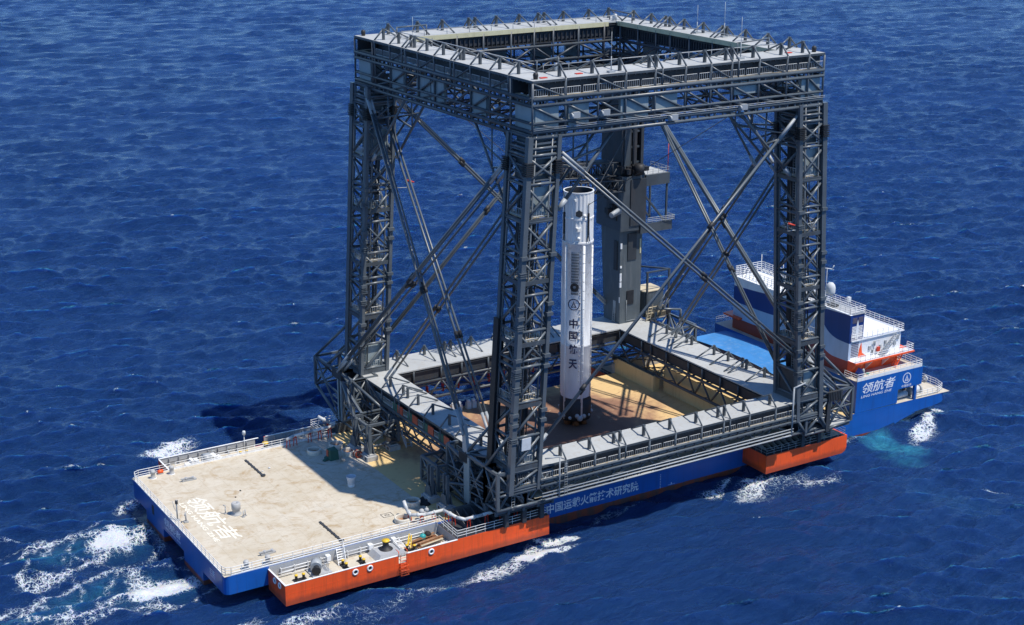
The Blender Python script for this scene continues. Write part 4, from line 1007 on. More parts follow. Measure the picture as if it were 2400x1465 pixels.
# near aft corner
m=MB()
boxtruss(m,[(38.6,-6.75),(43.1,-6.75),(43.1,-3.3),(38.6,-3.3)],[(2.9,8.5)]*4)
boxtruss(m,[(38.6,-3.3),(43.1,-3.3),(43.1,2.2),(38.6,2.2)],[(1.6,8.5)]*4)
boxtruss(m,[(38.6,2.2),(43.1,2.2),(43.1,7.6),(38.6,7.6)],[(.6,7.2),(.6,7.2),(.6,8.2),(.6,8.2)])
boxtruss(m,[(36.9,7.6),(41.1,7.6),(41.1,12.6),(36.9,12.6)],[(.9,4.8)]*4,.2)
for a,b in (((38.6,-3.3,8.5),PF(0,0,15)),((38.6,2.2,8.6),PF(0,1,14.5)),((43.1,-6.75,8.5),PF(0,0,15)),((38.6,-6.75,8.5),(43.1,-3.3,8.5)),((38.6,2.2,8.5),(43.1,-3.3,8.5)),((38.6,-3.3,8.5),(43.1,2.2,8.5)),((43.1,-6.75,8.4),(47.5,-6.9,4.0)),((38.6,-6.75,2.9),(46.5,-6.9,2.9)),((37.0,12.6,4.8),(38.6,2.2,1.2)),((36.9,12.6,.9),(38.6,2.2,3.6))): m.tube(a,b,.24,7)
for z in (3.4,4.6,5.8): m.tube((38.5,-3.3,z),(38.5,12.6,z-1.2),.11,6)
for y in (-6.3,-3.6,-.8,2.0,4.8): m.bar((38.4,y,2.3),(48.2,y,2.3),.35,.7)
for x in (40.5,43,45.5,48): m.bar((x,-6.7,2.3),(x,6.5,2.3),.35,.7)
boxtruss(m,[(43.1,-6.75),(47.6,-6.75),(47.6,-2.2),(43.1,-2.2)],[(2.6,7.4)]*4,.16)
for a,b in (((40.9,-6.9,8.5),(43.1,-6.75,2.9)),((45.2,-7.0,8.5),(43.1,-6.75,2.9)),((45.2,-7.0,8.5),(47.6,-6.75,2.6)),(PF(0,0,5.4),(38.6,-6.75,5.0)),((38.6,-3.3,5.0),(43.1,2.2,8.0)),((38.6,2.2,5.0),(43.1,-3.3,8.0))): m.tube(a,b,.2,6)
og=m.build('outrigger','tube_steel',frame)
MB().box(38.8,48.0,-6.5,6.3,2.0,2.2).build('base_plate','black_steel',og)
for x,y in ((40.5,-5.8),(43.5,-5.8),(46.5,-5.8),(40.5,-1.5),(46.5,-1.5)): MB().box(x-.35,x+.35,y-.35,y+.35,-.3 if y<0 else 0,2.0).build('base_leg','dark_steel',og)
MB().box(38.36,38.62,.9,2.5,1.0,8.3).build('web_plate','panel_grey',og)
gp=MB(); gp.prism([(38.5,1.6,8.4),(38.5,3.0,8.4),(38.5,3.1,12.6),(38.5,2.4,12.9)],(.5,0,0)); gp.build('gusset','rail_grey',og)
gz=MB(); gz.box(38.3,38.62,1.5,3.8,7.3,8.7); gz.box(41.2,43.5,-7.05,-6.7,7.2,8.6)
for i in range(6): gz.box(41.3+i*.36,41.4+i*.36,-7.15,-7.0,7.2,8.6); gz.box(38.2,38.34,1.6+i*.36,1.7+i*.36,7.3,8.6)
gz.build('gusset','dark_steel',og)
# far aft corner, reaching out over the side
m=MB()
boxtruss(m,[(38.0,43.1),(42.5,43.1),(42.5,52.9),(38.0,52.9)],[(-.2,8.5),(-.2,8.5),(3.4,8.5),(3.4,8.5)])
boxtruss(m,[(38.0,38.3),(42.5,38.3),(42.5,43.1),(38.0,43.1)],[(.6,8.5)]*4)
boxtruss(m,[(36.2,31.5),(40.5,31.5),(40.5,38.3),(36.2,38.3)],[(1.6,5.4),(1.6,5.4),(1.6,8.4),(1.6,8.4)])
boxtruss(m,[(34.8,26.6),(40.2,26.6),(40.2,31.5),(34.8,31.5)],[(1.6,5.2)]*4)
for a,b in (((38,52.9,8.5),PL(0,1,16)),((42.5,52.9,8.5),PL(1,1,16)),((38,48,8.5),PL(0,1,12)),((38,43.1,8.5),PL(0,0,13)),((38,38.3,8.5),(42.5,43.1,8.5)),((38,52.9,3.4),(38,43.1,-.6)),((36.2,38.3,8.4),(34.8,31.5,5.2)),((38,38.3,8.4),(40.3,30,5.0)),((38,43.1,8.5),(41,36,3)),((36,33,1),(39,44,4.5))): m.tube(a,b,.24,7)
for z in (2.0,3.0,4.2): m.tube((37.5,31,z),(38,46,z+.6),.12,6); m.tube((39.5,29,z),(40,45,z+.4),.14,6)
ol_=m.build('outrigger','tube_steel',frame)
MB().box(37.8,38.05,42.3,43.9,.0,8.2).build('web_plate','panel_grey',ol_)
gz=MB(); gz.box(37.7,38.2,42.2,45.6,7.3,8.8); gz.build('gusset','dark_steel',ol_)
# near forward corner, reaching forward
m=MB()
boxtruss(m,[(100.8,-6.9),(106.6,-6.4),(106.6,-1.5),(100.8,-1.5)],[(2.3,8.5),(2.6,8.5),(2.6,8.5),(2.3,8.5)])
boxtruss(m,[(96.2,-7.0),(100.8,-6.9),(100.8,-1.5),(96.2,-1.5)],[(2.3,7.6)]*4)
for a,b in (((106.6,-6.4,8.5),PR(1,0,16)),((106.6,-1.5,8.5),PR(1,1,16)),((103.5,-6.6,8.5),PR(1,0,13)),((100.8,-6.9,8.5),PR(0,0,12)),((100.8,-1.5,8.5),(106.6,-6.4,8.5))): m.tube(a,b,.24,7)
for y in (-6.3,-4,-1.5): m.bar((96.5,y,2.2),(106.4,y,2.2),.3,.6)
for a,b in ((PR(1,0,5.4),(100.8,-6.9,2.6)),(PR(0,0,5.4),(96.2,-7,2.6)),(PR(1,0,5.4),(96.2,-7,2.6))): m.tube(a,b,.24,6)
orr=m.build('outrigger','tube_steel',frame)
for x,y in ((97,-5.5),(100.5,-5.5),(103.5,-4.5),(97,-1.5)): MB().box(x-.35,x+.35,y-.35,y+.35,-.3,2.0).build('base_leg','dark_steel',orr)
MB().box(94.5,103,-6.0,-1.0,2.3,2.45).build('base_plate','black_steel',orr)
gz=MB(); gz.box(100.5,103.6,-7.25,-6.8,7.2,8.8); gz.box(100.5,101.3,-7.2,-6.7,2.0,7.2)
for i in range(8): gz.box(100.6+i*.36,100.7+i*.36,-7.35,-7.25,7.2,8.8)
gz.build('gusset','dark_steel',orr)
MB().box(101.2,106.3,-6.6,-1.7,2.55,2.7).build('floor_plate','ring_deck',orr)
# far forward corner beside the drive tower
m=MB()
boxtruss(m,[(99.0,31.5),(104.0,31.5),(104.0,39.5),(99.0,39.5)],[(3,8.8)]*4)
for a,b in (((101.6,33.2,9.8),(99,28.5,8.5)),((101.6,33.2,9.8),(104,28.5,8.5)),((104,39.5,8.8),(99,31.5,8.8)),((99,39.5,10.6),(104,36.0,10.6)),((99,37,8.8),(99,37,10.6)),((104,36,8.8),(104,36,10.6))): m.tube(a,b,.22,7)
ob=m.build('outrigger','tube_steel',frame)
gz=MB(); gz.box(99.2,104.3,39.3,41.5,8.8,9.6); gz.prism([(100,40.6,9.5),(103,40.6,9.5),(101.5,40.6,11.6)],(0,1.2,0)); gz.build('gusset','black_steel',ob)
# feet standing on the deck
foot=None
for x,y in ((34.6,25.9),(34.3,30.1),(39.6,27.9),(35.4,7.2),(35.7,3.0),(40.5,4.5),(39.4,33.5)):
    if foot is None:
        b=MB().box(-.95,.95,-1.3,1.3,.0,.75); b.box(-.7,.7,-1.0,1.0,.75,1.0); foot=b.build('foot','foot_grey',None); foot.parent=frame
        p=MB()
        for yy in (-.45,.45): p.box(-.25,.25,yy-.12,yy+.12,1.0,5.6)
        p.prism([(-.5,-1.0,1.0),(-.5,1.0,1.0),(-.5,.5,2.6),(-.5,-.5,2.6)],(.12,0,0)); p.prism([(.4,-1.0,1.0),(.4,1.0,1.0),(.4,.5,2.6),(.4,-.5,2.6)],(.12,0,0))
        p.bar((0,-.45,2.8),(0,.45,4.4),.15,.15); p.bar((0,.45,2.8),(0,-.45,4.4),.15,.15)
        q=p.build('foot_post','tube_steel',None); q.parent=foot
        hl=MB()
        for yy in (-.6,.6): hl.tube((-.97,yy,.38),(-.90,yy,.38),.24,10)
        q=hl.build('foot_hole','black_steel',None); q.parent=foot; o=foot
    else: o=copy_tree(foot,frame)
    o.location=Vector((x,y,0))-worg(frame)
# stair beside the far aft outrigger
st=MB()
for s_ in (-.5,.5): st.bar((41.2+s_,29.5,5.6),(41.2+s_,24.8,.9),.08,.2)
st.rail([(40.7,29.5,5.6),(40.7,24.8,.9)],1.0,.9,.04,3); st.rail([(41.7,29.5,5.6),(41.7,24.8,.9)],1.0,.9,.04,3)
for i in range(12): t=(i+.5)/12; st.box(40.7,41.7,29.5-4.7*t-.13,29.5-4.7*t+.13,5.6-4.7*t-.02,5.6-4.7*t+.02)
st.build('stairway','rail_grey',frame)

# ------------- crossed braces: bundles of parallel tubes with clamps
def brace(a,b,offs,r,clamps=(.52,)):
    a=Vector(a);b=Vector(b);d=(b-a).normalized();m=MB();c=MB();sl=MB()
    for ox,oy,oz in offs:
        o=Vector((ox,oy,oz)); m.tube(a+o,b+o,r,8)
        for t0,t1 in ((.0,.07),(.93,1.)): sl.tube(a.lerp(b,t0)+o,a.lerp(b,t1)+o,r*1.28,8)
    g=m.build('cross_brace','tube_steel',frame); sl.build('brace_sleeve','rail_grey',g)
    for t in clamps:
        p=a.lerp(b,t)
        for ox,oy,oz in offs: o=Vector((ox,oy,oz)); c.tube(p+o-d*.55,p+o+d*.55,r*1.75,8)
        os_=[Vector(o) for o in offs]
        for u,v in zip(os_,os_[1:]): c.bar(p+u-d*.3,p+v-d*.3,.3,.3); c.bar(p+u+d*.3,p+v+d*.3,.3,.3)
    if clamps: c.build('brace_clamp','black_steel',g)
    return g
q=.42
# aft face (outer bundle, inner pair)
brace((43.7,41.6,55.2),(38.6,2.4,11.5),[(-q,-.2,0),(q,.2,0),(0,.6,.5)],.17,(.60,))
brace((43.6,-1.5,51.8),(38.2,43.0,9.0),[(-q,0,q),(q,0,-q),(-q,.5,-.5),(q,.5,.9)],.17,(.53,))
brace((46.8,43.8,55.0),(43.5,2.8,9.6),[(-q*.8,0,0),(q*.8,0,0)],.19,(.72,))
brace((48.0,-1.8,50.5),(43.5,37.0,8.0),[(-q*.8,0,.2),(q*.8,0,-.2)],.18,(.62,))
# near face
brace((49.0,-6.3,53.2),(102.0,-6.7,9.2),[(0,0,q*.8),(0,0,-q*.8)],.18,(.48,))
brace((90.8,-6.4,54.2),(43.5,-6.5,9.6),[(0,-.2,q*.8),(0,.2,-q*.8),],.19,(.33,.80))
# forward face
brace((95.4,42.0,55.0),(100.8,-5.8,9.8),[(-q,0,.3),(q,0,-.3),(0,.5,.6),(0,-.4,-.9)],.20,(.50,))
brace((92.0,35.0,55.0),(95.2,-3.8,9.3),[(-q*.8,0,.2),(q*.8,0,-.2)],.18,(.63,))
brace((95.6,-.4,54.0),(101.2,38.8,10.4),[(-q,0,q),(q,0,-q),(-q,.4,-.6),(q,.4,1.0)],.18,(.48,))
brace((92.0,-3.6,47.2),(96.2,28.0,9.2),[(-q*.8,0,.2),(q*.8,0,-.2)],.18,(.50,))
# far face
brace((49.2,44.6,54.5),(94.0,44.6,10.5),[(0,0,q*.7),(0,0,-q*.7)],.2,(.3,.5))
brace((90.5,44.6,54.5),(44.6,44.6,10.0),[(0,0,q*.7),(0,0,-q*.7)],.2,(.5,))
# knee braces with hangers under the top ring
def knee(a,b,c,r=.2):
    m=MB(); m.tube(a,b,r,7); a=Vector(a);b=Vector(b); mid=a.lerp(b,.5); m.tube(mid,(mid.x,mid.y,Vector(b).z),r*.6,6); m.tube(mid,c,r*.8,6); m.tube(a.lerp(b,.75),c,r*.7,6)
    k=m.build('knee_brace','tube_steel',frame); d=(b-a).normalized(); MB().tube(a,a+d*1.8,r*1.4,8).build('brace_sleeve','rail_grey',k)
knee((49.0,-5.6,45.3),(58.2,-5.9,56.0),(48.6,-5.6,51.5),.26); knee((49.0,-2.3,45.3),(58.2,-2.3,56.0),(48.6,-2.3,51.5))
knee((91.0,-5.6,45.3),(80.2,-5.9,56.0),(91.2,-5.6,51.5),.24); knee((91.0,-2.3,45.3),(80.2,-2.3,56.0),(91.2,-2.3,51.5))
knee((43.6,-1.6,44.5),(44.2,8.6,55.8),(43.8,-1.6,51)); knee((47.9,-1.6,44.5),(48.2,8.6,55.8),(48,-1.6,51),.16)
knee((43.6,40.0,44.5),(44.2,29.5,55.8),(43.8,40,51)); knee((47.9,40.0,44.5),(48.2,29.5,55.8),(48,40,51),.22)
knee((48.9,45,45),(58,45,55.8),(48.7,45,51)); knee((92.0,3.6,45),(91.4,13.5,55.8),(92,3.6,51)); knee((95.6,3.6,45),(94.9,13.5,55.8),(95.6,3.6,51))
MB().box(58.0,91.0,39.7,45.5,55.7,55.9).build('soffit_walk','dark_steel',tb_far)
# ---------------------------------------------------------------- the recovered rocket stage
RX,RY,RR=71.2,21.95,2.5
rk=thing('rocket_stage','tall white used rocket stage with a sooty black base standing upright inside the frame','rocket',(RX,RY,0))
def cylp(ang,z,r=RR): return (RX+r*math.cos(ang),RY+r*math.sin(ang),z)
AC=math.atan2(-176.23-RY,-64.19-RX)     # azimuth facing the near aft quarter
m=MB().lathe((RX,RY,0),[(2.46,5.0),(2.5,5.3),(2.5,13.9),(2.56,14.0),(2.56,14.25),(2.5,14.35),(2.5,31.3),(2.58,31.4),(2.58,31.8),(2.48,31.9)],64); body=m.build('tank_body','rocket_skin',rk)
# corrugated open interstage
prof=MB(); n=96; vs=[];fs=[]
rows=[(31.9,2.47),(35.4,2.47),(35.45,2.54),(35.75,2.54),(35.8,2.45),(39.6,2.45),(39.8,2.52),(39.95,2.52),(39.95,2.30),(36.5,2.28)]
for j,(z,r) in enumerate(rows):
    for i in range(n):
        rr=r+(.035*(1 if i%4<2 else -1) if r<2.5 and j<6 else 0); t=2*math.pi*i/n; vs.append((RX+rr*math.cos(t),RY+rr*math.sin(t),z))
for j in range(len(rows)-1):
    for i in range(n): fs.append((j*n+i,j*n+(i+1)%n,(j+1)*n+(i+1)%n,(j+1)*n+i))
prof.add(vs,fs); inter=prof.build('interstage','white_paint',rk)
MB().lathe((RX,RY,0),[(0,36.6),(2.29,36.6)],40).build('interstage_floor','dark_steel',inter)
MB().lathe((RX,RY,0),[(2.27,36.6),(2.29,39.9)],48).build('inner_wall','dark_steel',inter)
# base: sooty engine section
m=MB().lathe((RX,RY,0),[(2.3,1.0),(2.62,1.05),(2.66,1.6),(2.66,4.3),(2.52,4.4),(2.5,5.0)],56); eng=m.build('engine_section','black_steel',rk)
for i in range(7):
    a=2*math.pi*i/6; rr=1.55 if i<6 else 0
    MB().lathe((RX+rr*math.cos(a),RY+rr*math.sin(a),0),[(.30,1.1),(.42,.7),(.62,.05),(.56,.05),(.3,.9)],16).build('engine_nozzle','rust',eng)
bl=MB()
for i in range(14):
    a=2*math.pi*i/14+.2; z=1.2+1.6*rng.rand(); c=Vector(cylp(a,z,2.66)); bl.ball(c,.22+.2*rng.rand(),8,5)
bl.ball(cylp(AC-.05+.35,1.6,2.75),.5,10,6); bl.build('valve_cover','foot_grey',eng)
# raceways running down the body
for da,w,z0,z1 in ((.42,.21,1.2,31.2),(-.80,.19,1.2,31.2),(1.2,.16,5,31),(-1.9,.2,5,31),(2.6,.2,5,31)):
    a=AC+da; q=MB(); c=Vector(cylp(a,z0,RR+.03)); d=Vector(cylp(a,z1,RR+.03)); q.tube(c,d,w,10)
    for z in np.arange(z0+.8,z1,1.55): q.tube((c.x,c.y,z),(c.x,c.y,z+.1),w*1.06,10)
    q.build('raceway','white_paint' if da<1 else 'rail_white',rk)
# brackets, studs, dark hook recesses and patches
s=MB()
for z in np.arange(8,31,.9):
    c=Vector(cylp(AC+.20,z,2.49)); s.box(c.x-.06,c.x+.06,c.y-.06,c.y+.06,z,z+.18)
for z in np.arange(15.5,24,1.25): s.ball(cylp(AC+.19,z,2.50),.17,8,5,.7)
for z in np.arange(6,31,.8): c=Vector(cylp(AC+1.42,z,2.52)); s.box(c.x-.05,c.x+.05,c.y-.05,c.y+.05,z,z+.18)
s.build('stud_row','foot_grey',rk)
def cyl_patch(m,a0,a1,z0,z1,r,n=8,taper=0):
    vs=[];fs=[]
    for i in range(n+1):
        t=a0+(a1-a0)*i/n; e=taper*abs(2*i/n-1); vs+=[cylp(t,z0+e*.6,r),cylp(t,z1-e,r)]
    for i in range(n): fs.append((2*i,2*i+2,2*i+3,2*i+1))
    m.add(vs,fs,True)
m=MB(); cyl_patch(m,AC-.15,AC+.27,36.0,37.2,2.57,8,.35); m.build('scorched_panel','dark_steel',inter)
for da in (-1.02,.68):
    m=MB(); m.bar(cylp(AC+da,33.0,2.60),cylp(AC+da,36.6,2.62),.16,.34); m.bar(cylp(AC+da,33.2,2.60),cylp(AC+da-.09,31.9,2.66),.10,.10); m.bar(cylp(AC+da,33.2,2.60),cylp(AC+da+.09,31.9,2.66),.10,.10); m.bar(cylp(AC+da,36.6,2.62),cylp(AC+da,38.2,2.62),.08,.08); m.build('hook_arm','black_steel',inter)
m=MB(); c=cylp(AC+.02,33.9,2.55); m.box(c[0]-.35,c[0]+.35,c[1]-.3,c[1]+.3,33.7,34.3); c=cylp(AC+.05,32.5,2.55); m.ball(c,.3,8,5); c=cylp(AC+.42,36.2,2.55); m.ball(c,.28,8,5); c=cylp(AC-.2,38.8,2.5); m.box(c[0]-.15,c[0]+.15,c[1]-.15,c[1]+.15,38.6,38.9); m.build('fitting','rail_white',inter)
# grid-fin style dark scales patch with a round scorch
m=MB(); cyl_patch(m,AC-.42,AC+.10,23.0,30.2,2.515,10); m.build('bare_panel','pit_grey',body)
m=MB(); 
for i in range(7):
    for j in range(15):
        a=AC-.40+.07*i+(.035 if j%2 else 0); z=23.1+j*.47; cyl_patch(m,a,a+.045,z,z+.28,2.525,2)
m.build('scale_pattern','frame_steel',body)
m=MB()
def on(u,v,ac,zc,h,r=2.53): a=ac+u*h/RR; return cylp(a,zc+v*h,r)
ring=[on(math.cos(2*math.pi*i/24),math.sin(2*math.pi*i/24),AC-.17,24.3,.72,2.545) for i in range(24)]
rin=[on(.35*math.cos(2*math.pi*i/24),.35*math.sin(2*math.pi*i/24),AC-.17,24.3,.72,2.545) for i in range(24)]
m.add(ring+rin,[(i,(i+1)%24,24+(i+1)%24,24+i) for i in range(24)]); m.build('round_scorch','black_steel',body)
AT=AC-.20
m=MB(); emblem(m,lambda u,v:on(u,v,AT,21.4,.98,2.56)); m.build('rocket_emblem','text_navy',body)
m=MB(); nn=24; vs=[on(.83*math.cos(2*math.pi*i/nn),.83*math.sin(2*math.pi*i/nn),AT,21.4,.98,2.545) for i in range(nn)]; m.add(vs,[tuple(range(nn))]); m.build('emblem_field','text_pale',body)
for ch,zc in zip('中国航天',(18.15,16.0,13.75,11.15)):
    text(ch,'rocket_lettering','text_navy',body,lambda u,v,zc=zc:on((u-.5)*1.4,(v-.5)*1.65,AT,zc,1.0,2.60),.03,sub=2)
# the wires that caught it
wi=MB()
for a,b in ((cylp(AC-1.02,38,2.6),(52,40,57)),(cylp(AC-.9,38,2.6),(50,-2,57)),(cylp(AC+.7,38,2.6),(91,37,44)),(cylp(AC+.7,38,2.6),(90,0,57))): wi.tube(a,b,.055,5)
wi.build('catch_wire','dark_steel',rk)

# ---------------------------------------------------------------- blast walls
b=MB().box(90.9,91.1,26.5,38.6,.0,2.9); b.box(91.1,92.3,26.5,26.7,.0,2.9)
single(b,'blast_wall','wall_ochre','low ochre blast wall on the landing deck beside the rocket, the farther of two','wall','ochre blast walls')
b=MB().box(92.6,92.8,3.0,25.6,.0,4.6)
for i in range(12): b.box(92.5,92.6,25.45,25.62,.2+i*.35,.4+i*.35)
single(b,'blast_wall','wall_ochre','taller ochre blast wall on the landing deck, nearer the right-hand lattice tower','wall','ochre blast walls')

# ---------------------------------------------------------------- loose gear on the aft deck
def coaming(x,y,r,label,tilt=0):
    t=thing('hatch_coaming',label,'hatch',(x,y,0),'round hatch coamings')
    MB().lathe((x,y,0),[(r*.78,.02),(r*.78,.62),(r*.80,.7),(r*.96,.7),(r,.62),(r,0)],28).build('coaming','cream_white',t)
    MB().lathe((x,y,0),[(0,.08),(r*.78,.08)],24).build('rusty_well','rust_light',t)
paint('cream_white',(.60,.56,.47),.6,.1,.8,(.32,.2,.1),.5)
coaming(28.1,32.5,1.15,'round cream hatch coaming on the aft deck nearest the far white pipe')
coaming(32.2,33.0,1.2,'round cream hatch coaming close behind the far frame foot, near the rail')
coaming(32.6,29.3,1.1,'round rusty hatch coaming beside the red hose bundle')
coaming(32.4,7.3,1.2,'round rusty hatch coaming next to the near frame foot and black cloth')
coaming(28.4,2.9,1.2,'round rusty hatch coaming under the end of the thick white pipe')
t=thing('mushroom_vent','stout grey cylinder with a flat lid between the deck lettering and the deck centre','vent',(8.9,17.7,0))
MB().lathe((8.9,17.7,0),[(.8,0),(.8,.12),(.55,.16),(.55,.75),(.66,.85),(.66,1.75),(.58,1.82),(.2,1.84),(.2,1.7),(0,1.7)],28).build('vent_body','foot_grey',t)
m=MB()
for dx,dy in ((-1.3,.9),(.9,-1.2),(.5,-1.5)): m.tube((8.9+dx,17.7+dy,0),(8.9+dx,17.7+dy,1.0),.09,6); m.box(8.7+dx,9.1+dx,17.5+dy,17.9+dy,0,.12)
m.path([(7.6,18.6,.9),(7.6,18.6,1.3),(7.4,18.9,1.3)],.08,6); m.build('side_pipe','foot_grey',t)
t=thing('waste_bucket','pale tapered bucket standing alone in the shade on the aft deck','bucket',(27.5,17.8,0))
MB().lathe((27.5,17.8,0),[(0,0),(.5,0),(.55,.3),(.62,1.2),(.78,1.7),(.7,1.7),(.55,1.2),(0,1.1)],18).build('bucket_body','sack_white',t)
MB().lathe((27.5,17.8,0),[(.52,.02),(.57,.45)],18).build('wrapping','white_paint',t)
t=thing('mast_group','cluster of thin dark posts at the stern edge of the deck','posts',(.9,20,0))
m=MB(); m.tube((.9,20.2,0),(.9,20.2,3.2),.12,6); m.box(.6,1.2,19.9,20.5,0,.15); m.path([(.9,20.2,1.2),(.9,21.4,1.5),(.9,21.9,2.3)],.05,5); m.tube((1.7,18.9,0),(1.7,18.9,1.6),.12,6); m.box(1.4,2.0,18.6,19.2,0,.2); m.path([(1.7,18.9,1.6),(1.4,18.6,1.2)],.08,5); m.build('post','foot_grey',t)
m=MB(); m.lathe((.9,20.2,2.6),[(0,0),(.22,0),(.22,.5),(0,.6)],8); m.build('post_lamp','dark_steel',t)
def scrap(x,y,ang,label):
    t=thing('deck_cleat',label,'cleat',(x,y,0),'flat deck cleats'); c,s_=math.cos(ang),math.sin(ang)
    m=MB(); m.bar((x-1.1*c,y-1.1*s_,.12),(x+1.1*c,y+1.1*s_,.12),.5,.24); m.bar((x-1.3*c,y-1.3*s_,.42),(x+.7*c,y+.7*s_,.42),.22,.18); m.build('base','foot_grey',t)
    m=MB(); m.tube((x-.5*c,y-.5*s_,.2),(x-.5*c,y-.5*s_,.6),.2,8); m.tube((x+.6*c,y+.6*s_,.2),(x+.6*c,y+.6*s_,.55),.2,8); m.build('horn','pit_grey',t)
scrap(7.3,32.7,-.05,'flat grey cleat lying on the far side of the aft deck'); scrap(7.8,3.5,.0,'flat grey cleat lying near the stern corner by the near rail')
def runner(x,y0,y1,label):
    t=thing('deck_track',label,'deck rail',(x,(y0+y1)/2,0),'dark deck tracks'); m=MB(); m.box(x-.16,x+.16,y0,y1,.0,.14); m.box(x-.28,x+.28,y0,y0+.5,.14,.3); 
    for i in range(6): yy=y0+(y1-y0)*(i+.5)/6; m.box(x-.3,x+.3,yy-.08,yy+.08,.0,.08)
    m.build('track_bar','dark_steel',t)
runner(17.6,28.0,35.5,'dark steel track let into the far half of the aft deck'); runner(18.1,1.3,8.9,'dark steel track let into the near half of the aft deck')
def fairpost(x,y,label):
    t=thing('roller_post',label,'bollard',(x,y,0),'grey roller posts'); MB().lathe((x,y,0),[(.42,0),(.42,.1),(.34,.14),(.34,.9),(.40,.95),(.40,1.1),(.3,1.3),(0,1.32)],18).build('roller','foot_grey',t); MB().lathe((x,y,.0),[(.5,.0),(.5,.06),(0,.06)],18).build('base_plate','white_paint',t)
fairpost(2.9,36.4,'grey roller post by the far stern corner rail'); fairpost(5.9,36.5,'grey roller post just aft of the far sponson'); fairpost(3.5,.75,'grey roller post on the near rail closest to the stern corner'); fairpost(6.6,.7,'grey roller post where the near rail meets the orange sponson')
t=thing('tarped_crate','dark green and red crate under a crumpled cover on the aft deck','crate',(29.6,28.9,0))
MB().hexa([(28.9,28.1,0),(30.4,28.1,0),(30.4,29.7,0),(28.9,29.7,0)],[(29.0,28.2,1.7),(30.3,28.2,1.6),(30.3,29.6,1.75),(29.0,29.6,1.6)]).build('crate_body','green_cloth',t)
MB().hexa([(28.85,28.9,.5),(28.9,28.9,.5),(28.9,29.6,.5),(28.85,29.6,.5)],[(28.92,28.9,1.5),(28.98,28.9,1.5),(28.98,29.6,1.5),(28.92,29.6,1.5)]).build('side_panel','red_brown',t)
m=MB()
for i in range(7): x,y=27.8+rng.rand()*1.6,28.0+rng.rand()*1.8; m.ball((x,y,.12),.35+.25*rng.rand(),8,5,.45)
m.build('cover_folds','green_cloth',t)
t=thing('hose_bundle','coiled red and tan hoses heaped beside a frame foot','hose',(33.3,27.3,0))
for k,mt in enumerate(('red_brown','walk_tan','red_brown')):
    m=MB(); torus(m,(33.3,27.3+.3*(k-1),.62),(0.1,1,0.05),.5,.16,16,6); m.build('hose_coil',mt,t)
t=thing('black_tarpaulin','black crumpled tarpaulin heaped behind a rusty coaming','cover',(34,6.6,0)); m=MB()
for i in range(9): m.ball((33.4+rng.rand()*1.6,5.8+rng.rand()*2.0,.1),.45+.35*rng.rand(),8,5,.5)
m.build('folds','black_rubber',t)
# thick white pipe with red stands at the near side
def piperun(pts,label,stands,h,r=.25,deck=0.,mat='pipe_white'):
    t=thing('pipeline',label,'pipe',(pts[0][0],pts[0][1],0)); m=MB().path(pts,r,12)
    for a,b in zip(pts,pts[1:]): 
        a=Vector(a);b=Vector(b); 
        if (b-a).length>1.5: c=a.lerp(b,.5); d=(b-a).normalized(); m.tube(c-d*.12,c+d*.12,r*1.35,12)
    m.build('pipe',mat,t); s=MB()
    for x,y,z,zb in stands:
        for e in (-.3,.3): s.bar((x+e,y,zb),(x+e*.6,y,z),.1,.1)
        s.bar((x-.35,y,z-.2),(x+.35,y,z-.2),.1,.1); s.lathe((x,y,z-.1),[(r*1.1,0),(r*1.1,.22)],8)
    s.build('pipe_stand','red_paint',t); return t
t=piperun([(29.6,4.7,2.2),(29.5,3.6,1.3),(29.2,1.9,1.2),(31.0,.95,1.2),(34.0,.9,1.2),(34.4,-2.3,1.25),(35.0,-3.6,1.3),(37.8,-3.8,1.4),(45.5,-3.7,1.5)],'thick white pipe bending round the near frame tower on red stands',[(29.3,2.4,1.1,0),(30.6,1.1,1.1,0),(32.4,.9,1.1,0),(34.1,0,1.1,-.3),(34.3,-1.6,1.1,-.3),(35.6,-3.7,1.2,-.3),(38.5,-3.8,1.3,-.3),(41.0,-3.8,1.3,-.3),(43.5,-3.7,1.4,-.3)],1.2)
m=MB(); m.ball((31.0,1.9,1.3),.45,10,6); m.ball((31.6,1.5,1.6),.35,8,5); m.tube((31,1.9,1.3),(31.3,.9,1.3),.2,8); m.tube((31.6,1.5,1.6),(31.6,1.5,2.1),.08,6); m.build('valve','foot_grey',t)
piperun([(25.2,36.6,1.5),(26.6,36.9,1.7),(30.0,37.0,1.8),(33.8,37.0,1.9)],'white pipe on red stands along the far rail before the far tower',[(25.5,36.7,1.5,0),(26.8,36.9,1.6,0),(29.4,37,1.7,0),(31.2,37,1.7,0),(33,37,1.8,0)],1.6)
piperun([(33,41.5,2.2),(34.5,40.2,1.2),(36,39.8,.6)],'short white pipe dipping towards the far tower foot',[(34.4,40.4,1.1,-.3)],1.2,.28)
# ---------------------------------------------------------------- gear in the near sponson
def twin(x,y,ang,label,z=-1.7,body='black_steel',gap=1.05,group='twin bollards'):
    t=thing('twin_bollard',label,'bollard',(x,y,z),group); c,s_=math.cos(ang)*gap/2,math.sin(ang)*gap/2
    MB().bar((x-c*1.7,y-s_*1.7,z+.08),(x+c*1.7,y+s_*1.7,z+.08),.7,.16).build('base',body,t)
    for e in (-1,1):
        p=MB().lathe((x+c*e,y+s_*e,z),[(.19,.1),(.19,.72),(.23,.76),(.23,.78)],14).build('post',body,t); MB().lathe((x+c*e,y+s_*e,z),[(.23,.78),(.23,.9),(0,.91)],14).build('cap','yellow_paint',p)
twin(9.65,-2.85,-.1,'black twin bollard with yellow caps closest to the stern end of the orange sponson')
twin(16.45,-2.6,-1.55,'black twin bollard with yellow caps at the foot of the white stairway')
twin(19.05,-2.75,-1.55,'black twin bollard with yellow caps between the stairway and the big capstan')
